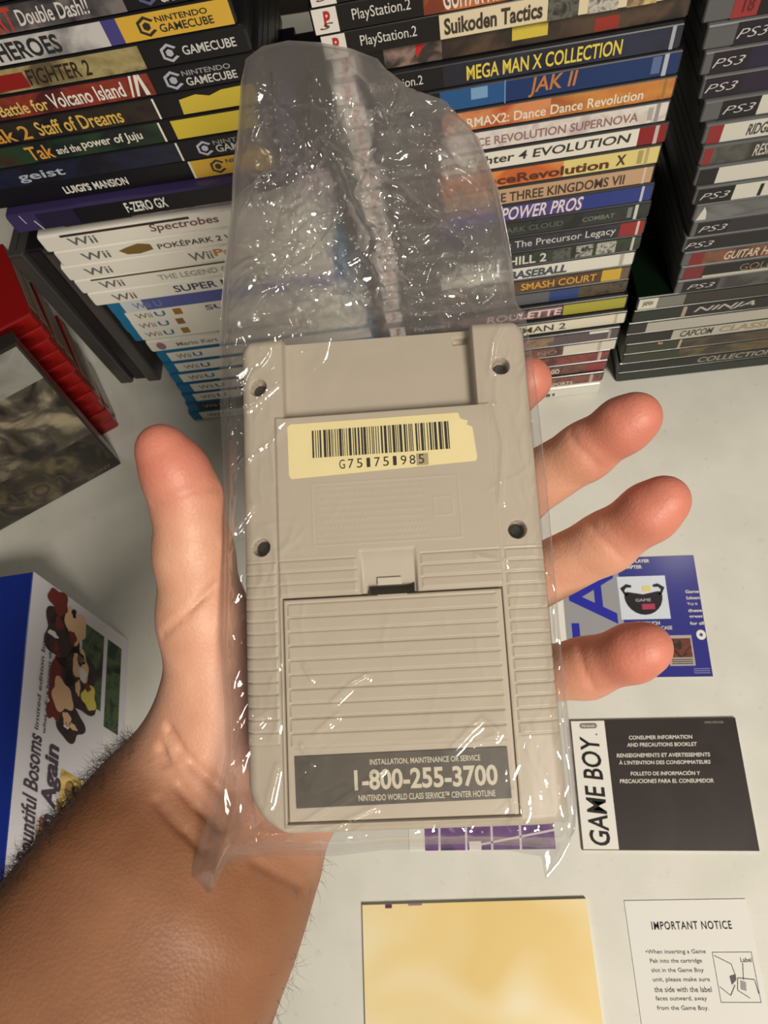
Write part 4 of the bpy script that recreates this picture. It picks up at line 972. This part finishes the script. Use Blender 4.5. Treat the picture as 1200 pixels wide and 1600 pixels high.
sb.inputs['Roughness'].default_value = 0.52; sb.inputs['Subsurface Weight'].default_value = 0.12; sb.inputs['Subsurface Radius'].default_value = (0.006, 0.0022, 0.0012); sb.inputs['Subsurface Scale'].default_value = 0.5
vo = sn.nodes.new('ShaderNodeTexVoronoi'); vo.inputs['Scale'].default_value = 900
n2_ = sn.nodes.new('ShaderNodeTexNoise'); n2_.inputs['Scale'].default_value = 260; n2_.inputs['Detail'].default_value = 4
ad = sn.nodes.new('ShaderNodeMath'); ad.operation = 'ADD'; bp_ = sn.nodes.new('ShaderNodeBump'); bp_.inputs['Strength'].default_value = 0.14; bp_.inputs['Distance'].default_value = 0.0006
sn.links.new(tcs.outputs['Object'], vo.inputs['Vector']); sn.links.new(tcs.outputs['Object'], n2_.inputs['Vector']); sn.links.new(vo.outputs['Distance'], ad.inputs[0]); sn.links.new(n2_.outputs['Fac'], ad.inputs[1])
sn.links.new(ad.outputs[0], bp_.inputs['Height']); sn.links.new(bp_.outputs[0], sb.inputs['Normal'])
hand = fast_mesh('person', hv, hf, [skin])
# the arm is tanned, the palm pale, the fingertips pink
PALM_C, TIP_C, ARM_C = [np.array(lin(c)[:3]) for c in ((214, 162, 134), (202, 118, 100), (144, 98, 68))]
W0 = hpt(330, 1265, 0.24); AX = hpt(150, 1604, 0.215) - W0; AX /= np.linalg.norm(AX)
sarm = sstep(-0.016, 0.012, (hv - W0) @ AX)[:, None]
tips = np.zeros(len(hv))
for (u, v, d) in ((824, 595, 0.262), (995, 652, 0.226), (1037, 780, 0.223), (1010, 1013, 0.216), (258, 700, 0.224)):
    tips = np.maximum(tips, sstep(0.034, 0.006, np.linalg.norm(hv - hpt(u, v, d), axis=1)))
cols = PALM_C * (1 - tips[:, None] * 0.85) + TIP_C * tips[:, None] * 0.85
cols = cols * (1 - sarm) + ARM_C * sarm
ca_ = hand.data.color_attributes.new('skin_tone', 'FLOAT_COLOR', 'POINT')
ca_.data.foreach_set('color', np.concatenate([cols, np.ones((len(cols), 1))], 1).astype(np.float32).ravel())
tag(hand, 'person\'s left hand and hairy forearm holding the bagged console, palm up, thumb raised', 'person')
# hair on the forearm: many short tapered strands
hand.data.calc_loop_triangles()
nrm = np.array([q_.normal[:] for q_ in hand.data.vertices])
camdir = CAM - hv; camdir /= np.linalg.norm(camdir, axis=1)[:, None]
sarm1 = sarm[:, 0]; facing = (nrm * camdir).sum(1)
sideways = np.cross(AX, np.array(ROT[:, 2])); sideways /= np.linalg.norm(sideways)
lat = nrm @ sideways
wgt = np.where((sstep(-0.02, 0.01, (hv - W0) @ AX) > 0.3) & (facing < 0.55), 1.0, 0.0) * np.where(facing < 0.35, 1.0, 0.35)
left_dir = ROT @ np.array([-1, 0.3, 0]); wgt *= np.where(nrm @ left_dir > 0, 2.0, 0.12)
wgt /= wgt.sum()
pick = RNG.choice(len(hv), 15000, p=wgt)
hvv, hff = [], []
for i in pick:
    p = hv[i] + RNG.normal(0, 0.0006, 3); n_ = nrm[i]
    L = RNG.uniform(0.003, 0.0085); d1 = n_ * RNG.uniform(0.3, 0.7) - AX * RNG.uniform(-0.9, 0.3) + RNG.normal(0, 0.35, 3); d1 /= np.linalg.norm(d1)
    d2 = d1 - n_ * 0.5 + RNG.normal(0, 0.25, 3); d2 /= np.linalg.norm(d2)
    s1 = np.cross(d1, n_); s1 /= np.linalg.norm(s1) + 1e-9; s2 = np.cross(d1, s1)
    w = 0.00005; pts = [p - n_ * 0.0004, p + d1 * L * 0.5, p + d1 * L * 0.5 + d2 * L * 0.5]; k0 = len(hvv)
    for q_, ww in zip(pts, (w, w * 0.8, w * 0.25)):
        for a in (0, 2.094, 4.189): hvv.append(q_ + (s1 * math.cos(a) + s2 * math.sin(a)) * ww)
    for lv in (0, 3):
        for a in range(3): hff.append((k0 + lv + a, k0 + lv + (a + 1) % 3, k0 + lv + 3 + (a + 1) % 3, k0 + lv + 3 + a))
hair = fast_mesh('arm_hair', hvv, hff, [pbr((44, 32, 22), 0.5)], hand); hair['kind'] = 'stuff'; hair['label'] = 'dark brown arm hair'

# ------------------------------------------------------------------ the crumpled plastic bag round the console
def poly_curve(px, n, z):
    p = np.array([cl(u, v, z) for u, v in px]); seg = np.linalg.norm(np.diff(p, axis=0), axis=1); s = np.concatenate([[0], np.cumsum(seg)]); s /= s[-1]
    t_ = np.linspace(0, 1, n); q_ = np.stack([np.interp(t_, s, p[:, k]) for k in range(3)], -1)
    for _ in range(2):                                           # take the sharp corners off
        q_[1:-1] = (q_[:-2] + 2 * q_[1:-1] + q_[2:]) / 4
    return q_
NU, NV = 280, 460
ZM = -11.0
left = poly_curve([(384, 92), (376, 130), (372, 200), (364, 260), (362, 320), (350, 420), (343, 520), (344, 640), (350, 760), (346, 900), (343, 1000), (350, 1100), (352, 1180), (338, 1240), (318, 1300), (294, 1380)], NV, ZM)
right = poly_curve([(590, 92), (625, 135), (660, 163), (715, 182), (748, 215), (780, 300), (798, 390), (806, 470), (828, 530), (842, 640), (855, 760), (866, 900), (876, 1040), (886, 1150), (897, 1260), (893, 1310), (876, 1345), (852, 1374)], NV, ZM)
top = poly_curve([(384, 92), (410, 72), (450, 63), (500, 66), (550, 76), (590, 92)], NU, ZM)
bot = poly_curve([(294, 1380), (330, 1398), (352, 1350), (420, 1336), (520, 1338), (600, 1328), (720, 1326), (800, 1330), (846, 1338), (852, 1374)], NU, ZM)
u_ = np.linspace(0, 1, NU)[None, :, None]; v_ = np.linspace(0, 1, NV)[:, None, None]
coons = (1 - u_) * left[:, None] + u_ * right[:, None] + (1 - v_) * top[None] + v_ * bot[None] - ((1 - u_) * (1 - v_) * left[0] + u_ * (1 - v_) * right[0] + (1 - u_) * v_ * left[-1] + u_ * v_ * right[-1])
BX, BY = coons[..., 0], coons[..., 1]
U2 = np.broadcast_to(u_[..., 0], BX.shape); V2 = np.broadcast_to(v_[..., 0], BX.shape)
edge = np.minimum(np.minimum(U2, 1 - U2) * (right[:, 0] - left[:, 0])[:, None], np.minimum(V2, 1 - V2) * 165)       # mm from the rim
def sdbox(x, y, x0, y0, x1, y1):
    dx = np.maximum(x0 - x, x - x1); dy = np.maximum(y0 - y, y - y1)
    return np.minimum(np.maximum(dx, dy), 0) + np.hypot(np.maximum(dx, 0), np.maximum(dy, 0))
sd = sdbox(BX, BY, -45, -74.3, 45, 75)                           # distance outside the console's outline
def folds(x, y, n, amp, seed, wmin, wmax, lo=0.0):
    """sharp pinched creases: random straight ridges of limited length"""
    rg_ = np.random.default_rng(seed); out = np.zeros_like(x)
    for _ in range(n):
        cx, cy = rg_.uniform(-50, 50), rg_.uniform(lo, 165); a = rg_.uniform(0, math.pi); w = rg_.uniform(wmin, wmax); L = rg_.uniform(10, 45)
        s = (x - cx) * math.cos(a) + (y - cy) * math.sin(a); d = -(x - cx) * math.sin(a) + (y - cy) * math.cos(a)
        d = d + rg_.normal(0, 0.02) * s ** 2 / 20
        out += rg_.choice([-1, 1]) * amp * rg_.uniform(0.3, 1) * np.maximum(0, 1 - np.abs(d) / w) * np.exp(-(s / L) ** 2 * 2)
    return out
def facets(x, y, n, amp, seed, box):
    """crumpled film: flat facets between random knots (piecewise planes)"""
    rg_ = np.random.default_rng(seed); c = np.stack([rg_.uniform(box[0], box[2], n), rg_.uniform(box[1], box[3], n)], -1)
    h = rg_.uniform(-amp, amp, n); g = rg_.normal(0, amp * 0.14, (n, 2)); d2 = np.full(x.shape, 1e9); out = np.zeros_like(x); d22 = np.full(x.shape, 1e9); out2 = np.zeros_like(x)
    for k in range(n):
        dx, dy = x - c[k, 0], y - c[k, 1]; d = dx * dx + dy * dy; val = h[k] + g[k, 0] * dx + g[k, 1] * dy
        m_ = d < d2
        d22 = np.where(m_, d2, np.where(d < d22, d, d22)); out2 = np.where(m_, out, np.where(d < d22 + 1e-12, np.where(d == d22, val, out2), out2))
        out = np.where(m_, val, out); d2 = np.where(m_, d, d2)
    e_ = np.sqrt(d22) - np.sqrt(d2); w_ = sstep(0.0, 2.2, e_)
    return out * (0.5 + 0.5 * w_) + out2 * (0.5 - 0.5 * w_)
def smooth2(a, n):
    for _ in range(n):
        p = np.pad(a, 1, mode='edge'); a = (p[1:-1, 1:-1] * 4 + p[:-2, 1:-1] + p[2:, 1:-1] + p[1:-1, :-2] + p[1:-1, 2:]) / 8
    return a
def tent(px, amp, w, fade=None):
    """pinched crease along a line"""
    q_ = np.array([cl(u, v, ZM + 8)[:2] for u, v in px]); best = np.full(BX.shape, 1e9)
    for a, b in zip(q_[:-1], q_[1:]):
        ab = b - a; t_ = np.clip(((BX - a[0]) * ab[0] + (BY - a[1]) * ab[1]) / (ab @ ab), 0, 1)
        best = np.minimum(best, np.hypot(BX - a[0] - t_ * ab[0], BY - a[1] - t_ * ab[1]))
    return amp * (0.75 * np.exp(-(best / (w * 0.32)) ** 2) + 0.25 * np.maximum(0, 1 - best / w))
def spot(u, v, r):
    c = cl(u, v, ZM + 8); return np.exp(-((BX - c[0]) ** 2 + (BY - c[1]) ** 2) / (r * r))
def ridges(seed, n, box, amp, smin_, smax_, lmin, lmax, dirs=None):
    """thin curved wrinkles: rounded little folds"""
    rg_ = np.random.default_rng(seed); out = np.zeros_like(BX)
    for _ in range(n):
        cx, cy = rg_.uniform(box[0], box[2]), rg_.uniform(box[1], box[3]); a = rg_.uniform(0, math.pi) if dirs is None else rg_.normal(dirs, 0.35)
        sg, L, bend = rg_.uniform(smin_, smax_), rg_.uniform(lmin, lmax), rg_.normal(0, 0.012)
        s_ = (BX - cx) * math.cos(a) + (BY - cy) * math.sin(a); d_ = -(BX - cx) * math.sin(a) + (BY - cy) * math.cos(a)
        m_ = (np.abs(s_) < L * 1.6)
        d_ = d_ + bend * s_ ** 2 + 0.5 * np.sin(s_ * 0.5 + cx)
        out += np.where(m_, amp * rg_.uniform(0.35, 1) * rg_.choice([-1, 1]) * np.exp(-(d_ / sg) ** 2) * np.exp(-(s_ / L) ** 4 * 2), 0)
    return out
def billow(seed, n, size, amp):
    rg_ = np.random.default_rng(seed); out = np.zeros_like(BX)
    for _ in range(n):
        cx, cy, a = rg_.uniform(-60, 55), rg_.uniform(-95, 175), rg_.uniform(0, math.pi); sx, sy = size * rg_.uniform(0.35, 0.8), size * rg_.uniform(0.9, 2.2)
        d1 = (BX - cx) * math.cos(a) + (BY - cy) * math.sin(a); d2 = -(BX - cx) * math.sin(a) + (BY - cy) * math.cos(a)
        out += amp * rg_.uniform(-1, 1) * np.exp(-(d1 / sx) ** 2 - (d2 / sy) ** 2)
    return out
upper = sstep(74, 86, BY)
LOOSE = [([(510, 235), (560, 268), (600, 305), (625, 308), (665, 345), (730, 398)], 3.0, 4.5), ([(500, 228), (528, 265), (545, 310), (560, 345), (578, 380)], 2.6, 4.0),
         ([(490, 120), (488, 205), (470, 240), (450, 290)], 2.2, 4.5), ([(590, 335), (640, 345), (690, 365)], 1.6, 2.6), ([(690, 365), (650, 388), (605, 412)], 1.6, 2.6),
         ([(490, 440), (560, 405), (600, 365)], 1.6, 3.0), ([(500, 440), (540, 455), (575, 478)], 1.4, 2.4), ([(600, 410), (640, 442)], 1.4, 2.4), ([(650, 505), (695, 490), (745, 465)], 1.6, 2.6),
         ([(372, 345), (400, 300), (430, 270), (445, 215)], 1.6, 3.0), ([(605, 112), (690, 240), (752, 420), (760, 500)], 1.5, 6.0), ([(420, 480), (500, 470), (560, 500)], 1.2, 4.0),
         ([(430, 120), (432, 200), (445, 260)], 1.6, 3.0), ([(360, 420), (430, 400), (520, 340)], 1.4, 4.0), ([(540, 100), (600, 180), (640, 230)], 1.3, 4.0)]
TIGHT = [([(480, 1042), (492, 1062)], 0.6, 1.4), ([(525, 1098), (552, 1072), (578, 1058)], 0.7, 1.5), ([(500, 1145), (532, 1118)], 0.6, 1.3), ([(476, 1165), (492, 1190)], 0.7, 1.4),
         ([(710, 1170), (735, 1142), (755, 1124), (778, 1142)], 0.8, 1.5), ([(735, 1165), (775, 1150)], 0.5, 1.2), ([(350, 1372), (440, 1312), (560, 1235), (600, 1200)], 0.7, 1.4), ([(380, 1345), (470, 1318), (590, 1262)], 0.6, 1.3),
         ([(400, 1140), (425, 1118)], 0.6, 1.3), ([(388, 1160), (412, 1150)], 0.5, 1.2), ([(795, 505), (776, 545), (770, 590)], 0.8, 2.0), ([(775, 640), (790, 700), (785, 790)], 0.6, 1.8), ([(370, 660), (395, 650), (440, 610)], 0.5, 1.4),
         ([(745, 872), (790, 885)], 0.6, 1.4), ([(345, 880), (372, 840), (400, 800)], 0.8, 1.6), ([(480, 560), (500, 555)], 0.4, 1.2), ([(430, 700), (436, 760)], 0.4, 1.2), ([(800, 1235), (806, 1290)], 0.8, 1.6), ([(440, 1200), (428, 1250)], 0.6, 1.6)]
def film(side, seed):
    bulge = np.sqrt(np.clip(1 - (1 - np.clip(edge / 26.0, 0, 1)) ** 2, 0, 1))
    free = (9.5 if side > 0 else -7.0) * bulge                                     # open pouch above the console
    over = (1.15 - ZM) if side > 0 else (-33.2 - ZM)                              # stretched over the console
    tight = sstep(9.0, 0.0, sd)
    if side < 0: free = free * upper - 1.2 * bulge * (1 - upper); tight = sstep(1.5, 0.0, sd)
    h = free * (1 - tight) + over * tight
    rim = sstep(0.0, 5.0, edge)
    near = np.clip(1 - tight, 0, 1)
    clump = np.clip(spot(445, 200, 9) + spot(430, 280, 9) + spot(590, 375, 16) + spot(700, 495, 9) + spot(540, 430, 10) * 0.7 + spot(470, 350, 10) * 0.5, 0, 1)
    crump = smooth2(facets(BX, BY, 1100, 2.4, seed, (-60, 60, 62, 168)), 1)
    big = billow(seed + 1, 70, 13, 3.2) + clump * (crump * 0.35 + ridges(seed + 9, 240, (-50, 66, 48, 162), 1.2, 0.6, 1.3, 4, 15)) + ridges(seed + 6, 85, (-50, 66, 48, 162), 1.0, 0.7, 1.4, 14, 40)
    if side > 0:
        for px, a, w in LOOSE: big = big + tent(px, a, w)
    small = billow(seed + 2, 420, 7, 0.14) + np.abs(ridges(seed + 3, 34, (-46, -76, 46, 76), 0.16, 0.4, 0.9, 4, 16))
    if side > 0:
        for px, a, w in TIGHT: small = small + tent(px, a * 1.4, w)
        glint = np.clip(spot(545, 1078, 4) + spot(515, 1145, 4) + spot(488, 1195, 4.5) + spot(748, 1145, 5) + spot(785, 1195, 4) + spot(795, 560, 4) + spot(408, 1120, 3) + spot(800, 1260, 4), 0, 1)
        small = small + glint * np.abs(ridges(seed + 14, 500, (-46, -76, 46, 76), 0.36, 0.4, 0.8, 2, 7))
        small = small + np.abs(ridges(seed + 12, 70, (-50, -76, -33, 74), 0.35, 0.5, 1.3, 4, 20, math.pi / 2) + ridges(seed + 13, 45, (33, -76, 47, 76), 0.20, 0.5, 1.3, 4, 20, math.pi / 2))
    edgy = (np.abs(folds(BX, BY, 130, 1.0, seed + 4, 1.2, 4.0, -95)) + ridges(seed + 8, 130, (-58, -95, 52, 80), 0.8, 0.6, 1.5, 5, 22, math.pi / 2)) * sstep(-4, 3, sd) * (1 - upper)
    h = h + rim * side * (big * upper * 0.8 + small * (1 - 0.6 * upper) + edgy)
    if side > 0: h = np.where((np.abs(BX) < 45.3) & (BY > -74.6) & (BY < 75.3), np.maximum(h, 0.6 - ZM + 0.35 - 1.6 * sstep(41.0, 45.3, np.abs(BX))), h)
    return ZM + h * rim + 0.02 * side * (1 - rim)
film_m = bpy.data.materials.new('clear_film'); film_m.use_nodes = True
fnt = film_m.node_tree; fnt.nodes.clear()
fo_ = fnt.nodes.new('ShaderNodeOutputMaterial'); tr = fnt.nodes.new('ShaderNodeBsdfTransparent'); tr.inputs[0].default_value = (0.97, 0.97, 0.975, 1)
gl = fnt.nodes.new('ShaderNodeBsdfGlossy'); gl.inputs['Roughness'].default_value = 0.06
rf = fnt.nodes.new('ShaderNodeBsdfRefraction'); rf.inputs['Roughness'].default_value = 0.55; rf.inputs['IOR'].default_value = 1.035; rf.inputs[0].default_value = (1, 1, 1, 1)
df = fnt.nodes.new('ShaderNodeBsdfDiffuse'); df.inputs[0].default_value = lin((214, 208, 206)); tl = fnt.nodes.new('ShaderNodeBsdfTranslucent'); tl.inputs[0].default_value = lin((220, 214, 212))
fr_ = fnt.nodes.new('ShaderNodeFresnel'); fr_.inputs['IOR'].default_value = 1.5
hz_ = fnt.nodes.new('ShaderNodeAttribute'); hz_.attribute_name = 'looseness'
tcf = fnt.nodes.new('ShaderNodeTexCoord'); nf = fnt.nodes.new('ShaderNodeTexNoise'); nf.inputs['Scale'].default_value = 210; nf.inputs['Detail'].default_value = 4; nf.inputs['Distortion'].default_value = 1.5
bf = fnt.nodes.new('ShaderNodeBump'); bf.inputs['Strength'].default_value = 0.07; bf.inputs['Distance'].default_value = 0.001
fnt.links.new(tcf.outputs['Object'], nf.inputs['Vector']); fnt.links.new(nf.outputs['Fac'], bf.inputs['Height'])
for nd in (gl, fr_): fnt.links.new(bf.outputs[0], nd.inputs['Normal'])
milk = fnt.nodes.new('ShaderNodeMixShader'); milk.inputs[0].default_value = 0.5; fnt.links.new(df.outputs[0], milk.inputs[1]); fnt.links.new(tl.outputs[0], milk.inputs[2])
m1 = fnt.nodes.new('ShaderNodeMixShader')                       # clear where it clings, cloudy-refracting where loose
lz = fnt.nodes.new('ShaderNodeMath'); lz.operation = 'MULTIPLY'; lz.inputs[1].default_value = 0.52; fnt.links.new(hz_.outputs['Fac'], lz.inputs[0])
fnt.links.new(lz.outputs[0], m1.inputs[0]); fnt.links.new(tr.outputs[0], m1.inputs[1]); fnt.links.new(rf.outputs[0], m1.inputs[2])
m2 = fnt.nodes.new('ShaderNodeMixShader'); mk = fnt.nodes.new('ShaderNodeMath'); mk.operation = 'MULTIPLY_ADD'; mk.inputs[1].default_value = 0.06; mk.inputs[2].default_value = 0.03
lw_ = fnt.nodes.new('ShaderNodeLayerWeight'); lw_.inputs[0].default_value = 0.35
mk2 = fnt.nodes.new('ShaderNodeMath'); mk2.operation = 'MULTIPLY_ADD'; mk2.inputs[1].default_value = 0.24; mk2.use_clamp = True
fnt.links.new(hz_.outputs['Fac'], mk.inputs[0]); fnt.links.new(lw_.outputs['Facing'], mk2.inputs[0]); fnt.links.new(mk.outputs[0], mk2.inputs[2]); fnt.links.new(mk2.outputs[0], m2.inputs[0]); fnt.links.new(m1.outputs[0], m2.inputs[1]); fnt.links.new(milk.outputs[0], m2.inputs[2])
m3 = fnt.nodes.new('ShaderNodeMixShader'); fm = fnt.nodes.new('ShaderNodeMath'); fm.operation = 'MULTIPLY'; fm.inputs[1].default_value = 1.9; fcap = fnt.nodes.new('ShaderNodeMath'); fcap.operation = 'MINIMUM'; fcap.inputs[1].default_value = 0.24; fnt.links.new(fm.outputs[0], fcap.inputs[0])
fnt.links.new(fr_.outputs[0], fm.inputs[0]); fnt.links.new(fcap.outputs[0], m3.inputs[0]); fnt.links.new(m2.outputs[0], m3.inputs[1]); fnt.links.new(gl.outputs[0], m3.inputs[2])
fnt.links.new(m3.outputs[0], fo_.inputs['Surface'])
ZF, ZB = film(1, 31), film(-1, 77)
ZB = np.minimum(ZB, ZF - 0.05)
vf = np.stack([BX, BY, ZF], -1).reshape(-1, 3); vb = np.stack([BX, BY, ZB], -1).reshape(-1, 3)
bagv = np.concatenate([vf, vb]) / 1000
ff_ = sheet_faces(NU, NV, True); bfc = sheet_faces(NU, NV, False) + NU * NV
bag = fast_mesh('plastic_bag', bagv, np.concatenate([ff_, bfc]), [film_m])
la_ = bag.data.color_attributes.new('looseness', 'FLOAT_COLOR', 'POINT')
lo_ = np.clip(np.maximum(sstep(74, 84, BY), 0.0 * sd), 0, 1).reshape(-1); lo_ = np.concatenate([lo_, lo_])
la_.data.foreach_set('color', np.repeat(lo_[:, None], 4, 1).astype(np.float32).ravel())
bag.matrix_world = CMAT
tag(bag, 'crumpled clear plastic bag wrapped around the beige console', 'plastic bag')
